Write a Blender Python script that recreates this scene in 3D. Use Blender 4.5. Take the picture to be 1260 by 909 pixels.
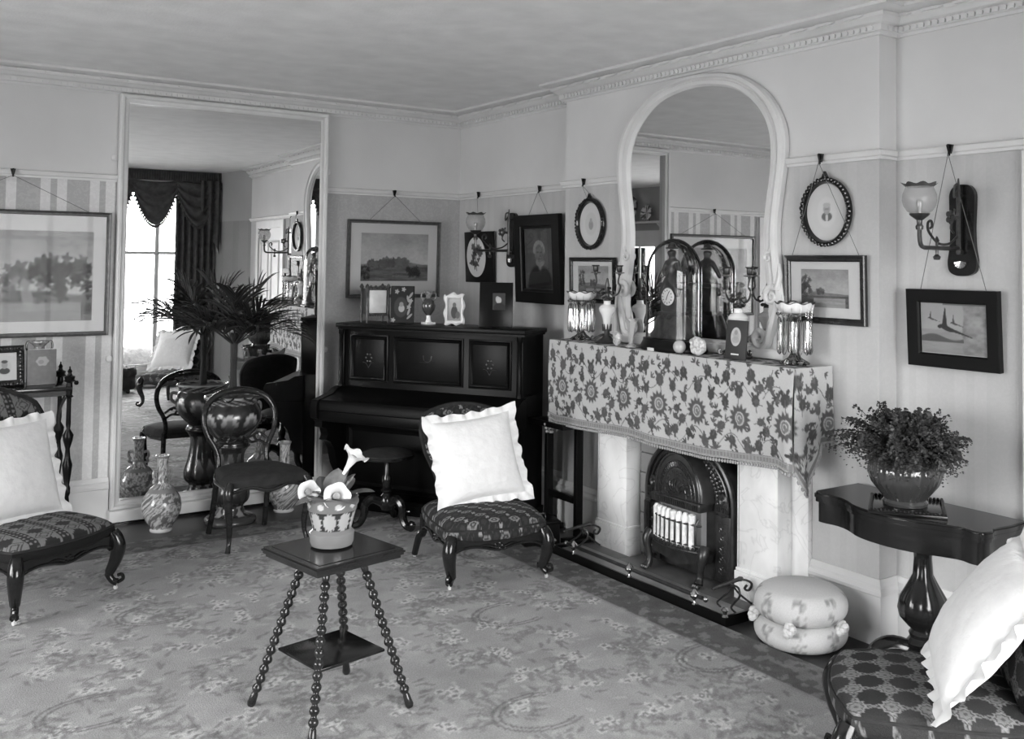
import bpy, bmesh, math, random
import numpy as np
from mathutils import Vector, Matrix, Euler

for _o in list(bpy.data.objects):
    bpy.data.objects.remove(_o, do_unlink=True)
SC = bpy.context.scene
COL = SC.collection
PI = math.pi

# ------------------------------------------------------------------ camera
YAW, PITCH, ROLL, FOC, PX, PY = .616846, .0355866, -.0117116, 1209.78, 679.876, 280.495
fw = Vector((math.sin(YAW) * math.cos(PITCH), math.cos(YAW) * math.cos(PITCH), math.sin(PITCH)))
rt0 = Vector((math.cos(YAW), -math.sin(YAW), 0))
dn0 = fw.cross(rt0)
rt = math.cos(ROLL) * rt0 + math.sin(ROLL) * dn0
dn = -math.sin(ROLL) * rt0 + math.cos(ROLL) * dn0
cd = bpy.data.cameras.new('camera')
cam = bpy.data.objects.new('camera', cd)
COL.objects.link(cam)
cam.matrix_world = Matrix(((rt.x, -dn.x, -fw.x, 0), (rt.y, -dn.y, -fw.y, 0), (rt.z, -dn.z, -fw.z, 1.65), (0, 0, 0, 1)))
cd.sensor_fit = 'HORIZONTAL'
cd.sensor_width = 36
cd.lens = FOC * 36 / 1260
cd.shift_x = -(PX - 630) / 1260
cd.shift_y = (PY - 454.5) / 1260
cd.clip_start = .05
SC.camera = cam

# ------------------------------------------------------------------ light
W = bpy.data.worlds.new('sky')
SC.world = W
W.use_nodes = True
# even overcast sky above the horizon, mid-grey ground below it
_n = W.node_tree.nodes
_tc = _n.new('ShaderNodeTexCoord')
_sp = _n.new('ShaderNodeSeparateXYZ')
_mr = _n.new('ShaderNodeMapRange')
_mr.inputs[1].default_value = -.02
_mr.inputs[2].default_value = .02
_mr.inputs[3].default_value = .5
_mr.inputs[4].default_value = 1.0
W.node_tree.links.new(_tc.outputs['Generated'], _sp.inputs[0])
W.node_tree.links.new(_sp.outputs[2], _mr.inputs[0])
W.node_tree.links.new(_mr.outputs[0], _n['Background'].inputs[0])
W.node_tree.nodes['Background'].inputs[1].default_value = 12.0
SC.view_settings.view_transform = 'Standard'
SC.view_settings.look = 'None'
SC.view_settings.gamma = 1
SC.view_settings.use_curve_mapping = False
SC.view_settings.exposure = 0.85


def portal(loc, rot, sx, sy):
    d = bpy.data.lights.new('window_daylight', 'AREA')
    d.shape = 'RECTANGLE'
    d.size = sx
    d.size_y = sy
    d.cycles.is_portal = True
    o = bpy.data.objects.new('window_daylight', d)
    COL.objects.link(o)
    o.location = loc
    o.rotation_euler = rot


# openings of the room that daylight comes through: bay window, west window, glazed west door
portal((1.95, -.36, 1.42), (PI / 2, 0, 0), 2.7, 2.4)
portal((-2.72, 4.1, 1.5), (PI / 2, 0, -PI / 2), 1.9, 2.0)
portal((-2.72, 2.2, 1.2), (PI / 2, 0, -PI / 2), .8, 1.5)


# ------------------------------------------------------------------ helpers
def put(o, parent=None):
    COL.objects.link(o)
    if parent is not None:
        o.parent = parent
    return o


def tag(o, label=None, cat=None, group=None, kind=None):
    if label: o['label'] = label
    if cat: o['category'] = cat
    if group: o['group'] = group
    if kind: o['kind'] = kind
    return o


def thing(name, label, cat, loc=(0, 0, 0), rotz=0, group=None, tilt=0):
    o = bpy.data.objects.new(name, None)
    o.empty_display_size = .05
    put(o)
    o.location = loc
    o.rotation_euler = (tilt, 0, rotz)
    return tag(o, label, cat, group)


def wmat(o):
    return Matrix.LocRotScale(o.location, o.rotation_euler, o.scale)


def copy_tree(o, parent=None):
    c = o.copy()
    put(c, parent)
    for ch in list(o.children):
        copy_tree(ch, c)
    return c


class G:
    """collects vertices and faces of ONE mesh"""

    def __init__(s):
        s.v = []
        s.f = []
        s.c = []

    def add(s, V, F, T=None, c=None):
        n = len(s.v)
        if T is not None:
            V = [tuple(T @ Vector(p)) for p in V]
        s.v += [tuple(p) for p in V]
        s.f += [tuple(i + n for i in q) for q in F]
        if c is None:
            s.c += [.5] * len(V)
        elif np.isscalar(c):
            s.c += [c] * len(V)
        else:
            s.c += list(c)
        return s

    def box(s, x0, x1, y0, y1, z0, z1, b=0, T=None, c=None):
        if b <= 0:
            V = [(x, y, z) for z in (z0, z1) for y in (y0, y1) for x in (x0, x1)]
            F = [(0, 2, 3, 1), (4, 5, 7, 6), (0, 1, 5, 4), (1, 3, 7, 5), (3, 2, 6, 7), (2, 0, 4, 6)]
            return s.add(V, F, T, c)
        bm = bmesh.new()
        bmesh.ops.create_cube(bm, size=1)
        for v in bm.verts:
            v.co = Vector(((x0 + x1) / 2 + v.co.x * (x1 - x0), (y0 + y1) / 2 + v.co.y * (y1 - y0), (z0 + z1) / 2 + v.co.z * (z1 - z0)))
        bmesh.ops.bevel(bm, geom=bm.edges[:], offset=b, segments=2, affect='EDGES', profile=.5)
        bm.verts.index_update()
        V = [tuple(v.co) for v in bm.verts]
        F = [tuple(v.index for v in f.verts) for f in bm.faces]
        bm.free()
        return s.add(V, F, T, c)

    def lathe(s, prof, seg=24, T=None, rib=None, c=None, sx=1, sy=1):
        V = []
        F = []
        n = len(prof)
        for i, (r, z) in enumerate(prof):
            for k in range(seg):
                a = 2 * PI * k / seg
                m = rib(a, i / (n - 1)) if rib else 1
                V.append((r * m * math.cos(a) * sx, r * m * math.sin(a) * sy, z))
        for i in range(n - 1):
            for k in range(seg):
                k2 = (k + 1) % seg
                F.append((i * seg + k, i * seg + k2, (i + 1) * seg + k2, (i + 1) * seg + k))
        F.append(tuple(range(seg - 1, -1, -1)))
        F.append(tuple((n - 1) * seg + k for k in range(seg)))
        if c is not None and callable(c):
            c = [c(2 * PI * k / seg, prof[i][1]) for i in range(n) for k in range(seg)]
        return s.add(V, F, T, c)

    def tube(s, path, r, seg=8, T=None, closed=False, fl=1, c=None):
        P = [Vector(p) for p in path]
        n = len(P)
        R = list(r) if hasattr(r, '__len__') else [r] * n
        tn = []
        for i in range(n):
            a = P[(i - 1) % n] if (closed or i > 0) else P[i]
            b = P[(i + 1) % n] if (closed or i < n - 1) else P[i]
            d = (b - a)
            tn.append(d.normalized() if d.length > 1e-9 else Vector((0, 0, 1)))
        up = Vector((0, 0, 1)) if abs(tn[0].z) < .9 else Vector((1, 0, 0))
        nrm = (up - tn[0] * up.dot(tn[0])).normalized()
        V = []
        for i in range(n):
            nrm = (nrm - tn[i] * nrm.dot(tn[i]))
            nrm = nrm.normalized() if nrm.length > 1e-6 else tn[i].orthogonal().normalized()
            bn = tn[i].cross(nrm)
            for k in range(seg):
                a = 2 * PI * k / seg
                V.append(P[i] + nrm * (R[i] * math.cos(a)) + bn * (R[i] * fl * math.sin(a)))
        F = []
        for i in range(n if closed else n - 1):
            j = (i + 1) % n
            for k in range(seg):
                k2 = (k + 1) % seg
                F.append((i * seg + k, i * seg + k2, j * seg + k2, j * seg + k))
        if not closed:
            F.append(tuple(range(seg - 1, -1, -1)))
            F.append(tuple((n - 1) * seg + k for k in range(seg)))
        return s.add(V, F, T, c)

    def ball(s, p, r, seg=10, T=None, sc=(1, 1, 1), c=None):
        V = [(p[0], p[1], p[2] - r * sc[2])]
        F = []
        rings = max(4, seg // 2)
        for i in range(1, rings):
            t = PI * i / rings
            for k in range(seg):
                a = 2 * PI * k / seg
                V.append((p[0] + r * sc[0] * math.sin(t) * math.cos(a), p[1] + r * sc[1] * math.sin(t) * math.sin(a), p[2] - r * sc[2] * math.cos(t)))
        V.append((p[0], p[1], p[2] + r * sc[2]))
        top = len(V) - 1
        for k in range(seg):
            k2 = (k + 1) % seg
            F.append((0, 1 + k2, 1 + k))
            for i in range(rings - 2):
                a = 1 + i * seg
                F.append((a + k, a + k2, a + seg + k2, a + seg + k))
            a = 1 + (rings - 2) * seg
            F.append((a + k, a + k2, top))
        return s.add(V, F, T, c)

    def prism(s, out, a0, a1, ax='z', T=None, c=None):
        """polygon out extruded along axis ax; ax 'z': (x,y), 'y': (x,z), 'x': (y,z)"""
        mk = {'z': lambda p, a: (p[0], p[1], a), 'y': lambda p, a: (p[0], a, p[1]), 'x': lambda p, a: (a, p[0], p[1])}[ax]
        n = len(out)
        V = [mk(p, a0) for p in out] + [mk(p, a1) for p in out]
        F = [tuple(range(n)), tuple(range(2 * n - 1, n - 1, -1))]
        for i in range(n):
            j = (i + 1) % n
            F.append((i, i + n, j + n, j))
        return s.add(V, F, T, c)

    def ring(s, outer, inner, prof, T=None, c=None):
        """frame: prof = [(t 0..1 from outer to inner, y)], closed section; points are (x,z)"""
        n = len(outer)
        m = len(prof)
        V = []
        for i in range(n):
            for t, y in prof:
                V.append((outer[i][0] * (1 - t) + inner[i][0] * t, y, outer[i][1] * (1 - t) + inner[i][1] * t))
        F = []
        for i in range(n):
            j = (i + 1) % n
            for k in range(m):
                k2 = (k + 1) % m
                F.append((i * m + k, j * m + k, j * m + k2, i * m + k2))
        return s.add(V, F, T, c)

    def grid(s, P, T=None, c=None, closed=False, flip=False):
        """P[j][i] array of points (ny, nx, 3)"""
        P = np.asarray(P, float)
        ny, nx = P.shape[:2]
        V = [tuple(p) for p in P.reshape(-1, 3)]
        F = []
        for j in range(ny - 1):
            for i in range(nx if closed else nx - 1):
                i2 = (i + 1) % nx
                q = (j * nx + i, j * nx + i2, (j + 1) * nx + i2, (j + 1) * nx + i)
                F.append(q[::-1] if flip else q)
        return s.add(V, F, T, None if c is None else np.asarray(c, float).reshape(-1))

    def path(s, pts, prof, T=None):
        """moulding: plan path pts (x,y), section prof [(out,z)] offset to the right of travel, mitred"""
        n = len(pts)
        m = len(prof)
        P = [Vector(p) for p in pts]
        V = []
        for i in range(n):
            d0 = (P[i] - P[i - 1]).normalized() if i > 0 else None
            d1 = (P[i + 1] - P[i]).normalized() if i < n - 1 else None
            if d0 is None: d0 = d1
            if d1 is None: d1 = d0
            n0 = Vector((d0.y, -d0.x))
            n1 = Vector((d1.y, -d1.x))
            b = (n0 + n1)
            b = b / max(.3, b.dot(n0)) if b.length > 1e-6 else n0
            for o, z in prof:
                V.append((P[i].x + b.x * o, P[i].y + b.y * o, z))
        F = []
        for i in range(n - 1):
            for k in range(m):
                k2 = (k + 1) % m
                F.append((i * m + k, i * m + k2, (i + 1) * m + k2, (i + 1) * m + k))
        F.append(tuple(range(m)))
        F.append(tuple((n - 1) * m + k for k in range(m - 1, -1, -1)))
        return s.add(V, F, T)


def obj(name, g, m, parent=None, world=False, sharp=38, col=False, kind=None, fix=True):
    me = bpy.data.meshes.new(name)
    me.from_pydata(g.v, [], g.f)
    if fix:
        bm = bmesh.new()
        bm.from_mesh(me)
        bmesh.ops.recalc_face_normals(bm, faces=bm.faces)
        bm.to_mesh(me)
        bm.free()
    me.polygons.foreach_set('use_smooth', [True] * len(me.polygons))
    me.set_sharp_from_angle(angle=math.radians(sharp))
    me.materials.append(m)
    if col:
        at = me.color_attributes.new('Col', 'FLOAT_COLOR', 'POINT')
        a = np.ones((len(g.c), 4), np.float32)
        a[:, :3] = np.array(g.c, np.float32)[:, None]
        at.data.foreach_set('color', a.ravel())
    me.update()
    o = bpy.data.objects.new(name, me)
    put(o, parent)
    if world and parent is not None:
        o.matrix_parent_inverse = wmat(parent).inverted()
    if kind: o['kind'] = kind
    return o


def struct(name, g, m, **k):
    o = obj(name, g, m, **k)
    o['kind'] = 'structure'
    return o


def again(o, parent, loc=None, rot=None):
    """another copy of an alike piece sharing its mesh"""
    c = o.copy()
    put(c, parent)
    if loc is not None: c.location = loc
    if rot is not None: c.rotation_euler = rot
    return c


def bez(p0, p1, p2, p3, n=8):
    out = []
    for i in range(n + 1):
        t = i / n
        out.append(tuple((1 - t) ** 3 * a + 3 * t * (1 - t) ** 2 * b + 3 * t * t * (1 - t) * c + t ** 3 * d for a, b, c, d in zip(p0, p1, p2, p3)))
    return out


def spline(pts, n=6, closed=False):
    """Catmull-Rom through pts"""
    P = [np.array(p, float) for p in pts]
    m = len(P)
    out = []
    for i in range(m if closed else m - 1):
        a = P[(i - 1) % m] if (closed or i > 0) else P[i]
        b = P[i]
        c = P[(i + 1) % m]
        d = P[(i + 2) % m] if (closed or i < m - 2) else c
        for k in range(n):
            t = k / n
            out.append(tuple(.5 * (2 * b + (c - a) * t + (2 * a - 5 * b + 4 * c - d) * t * t + (3 * b - a - 3 * c + d) * t ** 3)))
    if not closed: out.append(tuple(P[-1]))
    return out


def circ(cx, cz, rx, rz, n=32, a0=0):
    return [(cx + rx * math.cos(a0 + 2 * PI * i / n), cz + rz * math.sin(a0 + 2 * PI * i / n)) for i in range(n)]


def rect(w, h, x=0, z=0):
    return [(x - w / 2, z - h / 2), (x + w / 2, z - h / 2), (x + w / 2, z + h / 2), (x - w / 2, z + h / 2)]


# ------------------------------------------------------------------ numpy noise and a small canvas for flat prints and woven patterns
def _hash(ix, iy, seed):
    h = (ix.astype(np.int64) * 374761393 + iy.astype(np.int64) * 668265263 + seed * 974711) & 0x7fffffff
    h = ((h ^ (h >> 13)) * 1274126177) & 0x7fffffff
    return ((h ^ (h >> 16)) & 0xffff) / 65535.


def vnoise(x, y, seed=0):
    ix = np.floor(x)
    iy = np.floor(y)
    fx = x - ix
    fy = y - iy
    fx = fx * fx * (3 - 2 * fx)
    fy = fy * fy * (3 - 2 * fy)
    a = _hash(ix, iy, seed)
    b = _hash(ix + 1, iy, seed)
    c = _hash(ix, iy + 1, seed)
    d = _hash(ix + 1, iy + 1, seed)
    return (a * (1 - fx) + b * fx) * (1 - fy) + (c * (1 - fx) + d * fx) * fy


def fbm(x, y, seed=0, o=4):
    t = 0
    a = .5
    for i in range(o):
        t = t + a * vnoise(x * 2 ** i, y * 2 ** i, seed + i * 7)
        a *= .5
    return t / (1 - .5 ** o)


class Canvas:
    def __init__(s, w, h, res, base=.5):
        s.nx = max(2, int(round(w / res)) + 1)
        s.ny = max(2, int(round(h / res)) + 1)
        s.w, s.h = w, h
        s.X, s.Y = np.meshgrid(np.linspace(0, w, s.nx), np.linspace(0, h, s.ny))
        s.A = np.full((s.ny, s.nx), float(base))

    def win(s, cx, cy, r):
        i0 = max(0, int((cx - r) / s.w * (s.nx - 1)))
        i1 = min(s.nx, int((cx + r) / s.w * (s.nx - 1)) + 2)
        j0 = max(0, int((cy - r) / s.h * (s.ny - 1)))
        j1 = min(s.ny, int((cy + r) / s.h * (s.ny - 1)) + 2)
        if i1 <= i0 or j1 <= j0: return None
        return slice(j0, j1), slice(i0, i1)

    def ell(s, cx, cy, rx, ry, val, ang=0, al=1, pet=0, amp=.2):
        w = s.win(cx, cy, max(rx, ry) * (1 + amp))
        if w is None: return
        x = s.X[w] - cx
        y = s.Y[w] - cy
        ca, sa = math.cos(ang), math.sin(ang)
        u = (x * ca + y * sa) / rx
        v = (-x * sa + y * ca) / ry
        rr = np.hypot(u, v)
        if pet: rr = rr / (1 + amp * np.cos(pet * np.arctan2(v, u)))
        m = np.clip((1.08 - rr) / .16, 0, 1) * al
        s.A[w] = s.A[w] * (1 - m) + val * m

    def line(s, pts, wd, val, al=1):
        for (x0, y0), (x1, y1) in zip(pts[:-1], pts[1:]):
            L = math.hypot(x1 - x0, y1 - y0)
            w = s.win((x0 + x1) / 2, (y0 + y1) / 2, L / 2 + wd)
            if w is None or L < 1e-9: continue
            x = s.X[w] - x0
            y = s.Y[w] - y0
            t = np.clip((x * (x1 - x0) + y * (y1 - y0)) / (L * L), 0, 1)
            d = np.hypot(x - t * (x1 - x0), y - t * (y1 - y0))
            m = np.clip((wd / 2 - d) / (wd * .3) + .5, 0, 1) * al
            s.A[w] = s.A[w] * (1 - m) + val * m


def print_obj(name, cv, m, parent, x0, z0, y, label=None):
    """flat picture on an upright plane facing local -y"""
    P = np.stack([x0 + cv.X, np.full_like(cv.X, y), z0 + cv.Y], -1)
    g = G().grid(P, c=np.clip(cv.A, .004, .95))
    o = obj(name, g, m, parent, col=True, fix=False)
    if label: o['label'] = label
    return o


# ------------------------------------------------------------------ materials
MATS = {}


def mat(name, g, rough=.5, metal=0, coat=0, spec=.5, vary=0, vs=8, bump=0, bs=60, stretch=(1, 1, 1), coord='Object'):
    m = bpy.data.materials.new(name)
    m.use_nodes = True
    nt = m.node_tree
    b = nt.nodes['Principled BSDF']
    b.inputs['Base Color'].default_value = (g, g, g, 1)
    b.inputs['Roughness'].default_value = rough
    b.inputs['Metallic'].default_value = metal
    b.inputs['Specular IOR Level'].default_value = spec
    b.inputs['Coat Weight'].default_value = coat
    b.inputs['Coat Roughness'].default_value = .08
    if vary or bump:
        tc = nt.nodes.new('ShaderNodeTexCoord')
        mp = nt.nodes.new('ShaderNodeMapping')
        mp.inputs['Scale'].default_value = stretch
        nt.links.new(tc.outputs[coord], mp.inputs[0])
    if vary:
        n = nt.nodes.new('ShaderNodeTexNoise')
        n.inputs['Scale'].default_value = vs
        n.inputs['Detail'].default_value = 5
        r = nt.nodes.new('ShaderNodeMapRange')
        r.inputs[1].default_value = .3
        r.inputs[2].default_value = .7
        r.inputs[3].default_value = g * (1 - vary)
        r.inputs[4].default_value = min(1, g * (1 + vary))
        nt.links.new(mp.outputs[0], n.inputs[0])
        nt.links.new(n.outputs[0], r.inputs[0])
        nt.links.new(r.outputs[0], b.inputs['Base Color'])
    if bump:
        n2 = nt.nodes.new('ShaderNodeTexNoise')
        n2.inputs['Scale'].default_value = bs
        n2.inputs['Detail'].default_value = 3
        bp = nt.nodes.new('ShaderNodeBump')
        bp.inputs['Strength'].default_value = bump
        bp.inputs['Distance'].default_value = .01
        nt.links.new(mp.outputs[0], n2.inputs[0])
        nt.links.new(n2.outputs[0], bp.inputs['Height'])
        nt.links.new(bp.outputs[0], b.inputs['Normal'])
    MATS[name] = m
    return m


def vmat(name, rough=.8, coat=0, spec=.3, vary=.0, vs=150, bump=0, bs=300):
    m = mat(name, .5, rough, 0, coat, spec, 0, 1, bump, bs)
    nt = m.node_tree
    b = nt.nodes['Principled BSDF']
    a = nt.nodes.new('ShaderNodeVertexColor')
    a.layer_name = 'Col'
    if vary:
        tc = nt.nodes.new('ShaderNodeTexCoord')
        n = nt.nodes.new('ShaderNodeTexNoise')
        n.inputs['Scale'].default_value = vs
        n.inputs['Detail'].default_value = 4
        r = nt.nodes.new('ShaderNodeMapRange')
        r.inputs[1].default_value = .25
        r.inputs[2].default_value = .75
        r.inputs[3].default_value = 1 - vary
        r.inputs[4].default_value = 1 + vary
        mx = nt.nodes.new('ShaderNodeVectorMath')
        mx.operation = 'MULTIPLY'
        nt.links.new(tc.outputs['Object'], n.inputs[0])
        nt.links.new(n.outputs[0], r.inputs[0])
        nt.links.new(a.outputs[0], mx.inputs[0])
        nt.links.new(r.outputs[0], mx.inputs[1])
        nt.links.new(mx.outputs[0], b.inputs['Base Color'])
    else:
        nt.links.new(a.outputs[0], b.inputs['Base Color'])
    return m


def glassmat(name, tint=.97, ior=1.45, base=0.0, rough=.02):
    """thin clear glass: see-through with a Fresnel gloss"""
    m = bpy.data.materials.new(name)
    m.use_nodes = True
    nt = m.node_tree
    nt.nodes.remove(nt.nodes['Principled BSDF'])
    t = nt.nodes.new('ShaderNodeBsdfTransparent')
    t.inputs[0].default_value = (tint, tint, tint, 1)
    gl = nt.nodes.new('ShaderNodeBsdfGlossy')
    gl.inputs['Roughness'].default_value = rough
    fr = nt.nodes.new('ShaderNodeFresnel')
    fr.inputs[0].default_value = ior
    mx = nt.nodes.new('ShaderNodeMixShader')
    ad = nt.nodes.new('ShaderNodeMath')
    ad.operation = 'ADD'
    ad.use_clamp = True
    ad.inputs[1].default_value = base
    nt.links.new(fr.outputs[0], ad.inputs[0])
    nt.links.new(ad.outputs[0], mx.inputs[0])
    nt.links.new(t.outputs[0], mx.inputs[1])
    nt.links.new(gl.outputs[0], mx.inputs[2])
    nt.links.new(mx.outputs[0], nt.nodes['Material Output'].inputs[0])
    return m


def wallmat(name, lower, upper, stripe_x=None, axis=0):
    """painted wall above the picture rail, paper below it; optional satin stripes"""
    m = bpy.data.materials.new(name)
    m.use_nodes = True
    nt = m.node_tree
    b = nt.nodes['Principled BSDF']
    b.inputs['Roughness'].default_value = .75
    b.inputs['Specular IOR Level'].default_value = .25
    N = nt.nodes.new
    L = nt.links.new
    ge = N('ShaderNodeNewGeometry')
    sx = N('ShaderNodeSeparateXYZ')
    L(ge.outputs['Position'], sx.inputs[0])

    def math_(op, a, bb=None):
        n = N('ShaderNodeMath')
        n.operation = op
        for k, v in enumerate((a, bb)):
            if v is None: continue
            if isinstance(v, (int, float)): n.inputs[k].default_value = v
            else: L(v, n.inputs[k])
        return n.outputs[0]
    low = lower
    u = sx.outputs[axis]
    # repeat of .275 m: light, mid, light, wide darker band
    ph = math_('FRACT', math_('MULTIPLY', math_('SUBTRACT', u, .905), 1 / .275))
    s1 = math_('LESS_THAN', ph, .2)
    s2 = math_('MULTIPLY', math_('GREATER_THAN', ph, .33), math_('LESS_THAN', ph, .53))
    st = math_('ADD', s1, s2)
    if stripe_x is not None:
        amt = math_('ADD', math_('MULTIPLY', math_('LESS_THAN', u, stripe_x), .20), .012)  # same paper throughout; stronger satin sheen at left put into the stripe colour
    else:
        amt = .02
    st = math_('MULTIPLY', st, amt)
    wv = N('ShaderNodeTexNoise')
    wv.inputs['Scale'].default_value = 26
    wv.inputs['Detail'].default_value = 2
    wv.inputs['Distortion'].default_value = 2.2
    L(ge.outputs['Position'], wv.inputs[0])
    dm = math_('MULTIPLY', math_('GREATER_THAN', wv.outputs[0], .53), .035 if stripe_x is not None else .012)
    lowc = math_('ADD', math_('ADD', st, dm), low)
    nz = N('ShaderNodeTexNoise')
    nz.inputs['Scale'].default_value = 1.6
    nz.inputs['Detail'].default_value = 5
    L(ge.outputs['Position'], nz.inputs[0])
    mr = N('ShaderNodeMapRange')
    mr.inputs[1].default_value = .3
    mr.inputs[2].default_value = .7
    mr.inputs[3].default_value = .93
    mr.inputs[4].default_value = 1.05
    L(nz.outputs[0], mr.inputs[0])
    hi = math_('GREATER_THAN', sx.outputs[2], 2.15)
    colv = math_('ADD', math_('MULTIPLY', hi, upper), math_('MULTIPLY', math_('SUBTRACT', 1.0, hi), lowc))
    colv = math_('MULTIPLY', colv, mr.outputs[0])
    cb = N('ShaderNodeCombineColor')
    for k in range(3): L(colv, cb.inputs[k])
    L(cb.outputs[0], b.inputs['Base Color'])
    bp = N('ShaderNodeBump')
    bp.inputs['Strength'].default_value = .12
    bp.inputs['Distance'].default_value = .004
    n3 = N('ShaderNodeTexNoise')
    n3.inputs['Scale'].default_value = 90
    L(ge.outputs['Position'], n3.inputs[0])
    L(n3.outputs[0], bp.inputs['Height'])
    L(bp.outputs[0], b.inputs['Normal'])
    return m


M_ceil = mat('ceiling_paper', .80, .85, vary=.06, vs=6, bump=.15, bs=70)
M_trim = mat('cream_paint', .62, .45, vary=.05, vs=5)
M_wallB = wallmat('striped_paper', .38, .58, stripe_x=1.335, axis=0)
M_wallR = wallmat('plain_paper', .46, .60, None, axis=1)
M_wallD = wallmat('backlit_wall_paper', .28, .38, None, axis=0)  # darker than the other walls: backlit shade put into the paper colour
M_floor = mat('stained_boards', .028, .35, vary=.4, vs=3, stretch=(1, 12, 1), coord='Generated')
M_marble = mat('white_marble', .88, .22, vary=.16, vs=5, stretch=(1, 1.6, .6))
_nt = M_marble.node_tree
_b = _nt.nodes['Principled BSDF']
_old = _b.inputs['Base Color'].links[0].from_socket
_tc = _nt.nodes.new('ShaderNodeNewGeometry')
_no = _nt.nodes.new('ShaderNodeTexNoise')
_no.inputs['Scale'].default_value = 4.2
_no.inputs['Detail'].default_value = 3
_no.inputs['Distortion'].default_value = 1.6
_ra = _nt.nodes.new('ShaderNodeValToRGB')
_ra.color_ramp.elements[0].position = .475
_ra.color_ramp.elements[0].color = (1, 1, 1, 1)
_ra.color_ramp.elements[1].position = .525
_ra.color_ramp.elements[1].color = (1, 1, 1, 1)
_e = _ra.color_ramp.elements.new(.5)
_e.color = (.86, .86, .86, 1)
_mu = _nt.nodes.new('ShaderNodeVectorMath')
_mu.operation = 'MULTIPLY'
_nt.links.new(_tc.outputs['Position'], _no.inputs[0])
_nt.links.new(_no.outputs[0], _ra.inputs[0])
_nt.links.new(_old, _mu.inputs[0])
_nt.links.new(_ra.outputs[0], _mu.inputs[1])
_nt.links.new(_mu.outputs[0], _b.inputs['Base Color'])
M_black = mat('ebonised_wood', .006, .28, spec=.16)
M_piano = mat('piano_polish', .004, .36, spec=.12, vary=.3, vs=4)
M_dark = mat('dark_mahogany', .010, .16, spec=.5, vary=.4, vs=9, stretch=(1, 1, 6))
M_walnut = mat('walnut', .016, .2, spec=.5, vary=.4, vs=9, stretch=(1, 1, 5))
M_iron = mat('cast_iron', .05, .28, metal=.5, vary=.3, vs=20)
M_brass = mat('brass', .45, .25, metal=1)
M_bronze = mat('bronze', .09, .35, metal=.8, vary=.3, vs=30)
M_steel = mat('steel', .55, .2, metal=1)
M_mirror = mat('mirror_silver', .80, .004, metal=1)
M_white = mat('white_china', .78, .2, coat=.3)
M_ivory = mat('white_paint', .70, .4)
M_mount = mat('paper_mount', .62, .8)
M_gilt = mat('gilt_wood', .085, .4, metal=.4, vary=.3, vs=40)
M_linen = mat('white_linen', .70, .85, vary=.04, vs=25, bump=.35, bs=35)
M_string = mat('picture_cord', .12, .8)
M_glass = glassmat('picture_glass', .98, 1.14)
M_dome = glassmat('dome_glass', .98, 1.32, .015)
M_cut = glassmat('cut_glass', .88, 1.6, .12, .08)
M_pane = glassmat('window_glass', .98, 1.4)
M_leaf = mat('palm_leaf', .018, .4, vary=.4, vs=14)
M_fern = mat('fern_leaf', .038, .6, vary=.4, vs=20)
M_leaf2 = mat('primrose_leaf', .10, .5, vary=.3, vs=40)
M_soil = mat('soil', .02, .95)
M_print = vmat('picture_print', .55, spec=.2)
M_cloth = vmat('printed_cotton', .85, vary=.08, vs=220, bump=.2)
M_needle = vmat('needlework', .9, vary=.18, vs=260, bump=.4)
M_carpet = vmat('carpet_pile', .95, spec=.1, vary=.22, vs=170, bump=.5, bs=240)
M_glaze = vmat('majolica_glaze', .22, coat=.3, spec=.5)
M_velvet = mat('dark_velvet', .013, .85, vary=.5, vs=22, bump=.3)
M_fringe = mat('cotton_fringe', .33, .9, vary=.2, vs=90)
M_curtain = mat('dark_damask', .055, .75, vary=.35, vs=16)
M_net = None

# ================================================================== THE ROOM
YB, XR, XB, ZC = 6.632, 3.818, 3.695, 2.80
BY0, BY1 = 2.71, 5.07          # chimney breast along the right wall
OY0, OY1, OZ = 3.45, 4.25, .84  # fire opening
XW, YF = -2.6, -.25            # west wall, window wall

g = G().box(XW - .1, XR + .5, YF - .1, YB + .1, -.12, 0)
struct('floor', g, M_floor)
g = G().box(XW - .1, XR + .5, YF - .1, YB + .1, ZC, ZC + .1)
struct('ceiling', g, M_ceil)
g = G().box(XW - .1, XR + .5, YB, YB + .1, 0, ZC)
struct('wall_back', g, M_wallB)
g = G()
g.box(XR, XR + .1, 4.6, YB, 0, ZC)
g.box(XR, XR + .1, YF - .1, 3.1, 0, ZC)
g.box(XB, XR + .1, BY0, OY0, 0, ZC)
g.box(XB, XR + .1, OY1, BY1, 0, ZC)
g.box(XB, XR + .1, OY0, OY1, OZ, ZC)
struct('wall_right', g, M_wallR)
# brick-lined fire recess behind the opening
g = G()
g.box(XR + .1, XR + .42, OY0 - .06, OY0, 0, OZ + .06)
g.box(XR + .1, XR + .42, OY1, OY1 + .06, 0, OZ + .06)
g.box(XR + .36, XR + .42, OY0, OY1, 0, OZ + .06)
g.box(XR + .1, XR + .42, OY0 - .06, OY1 + .06, OZ, OZ + .06)
struct('wall_fireplace', g, mat('soot', .02, .95))
# window wall behind the camera, with its window opening
WX0, WX1, WZ0, WZ1 = .6, 3.32, .22, 2.62
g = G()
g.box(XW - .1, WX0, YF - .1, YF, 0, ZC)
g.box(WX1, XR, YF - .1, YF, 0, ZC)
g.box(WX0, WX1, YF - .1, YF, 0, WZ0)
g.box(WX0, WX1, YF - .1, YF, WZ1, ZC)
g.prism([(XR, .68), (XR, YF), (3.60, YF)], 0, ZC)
struct('wall_front', g, M_wallD)
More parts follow.
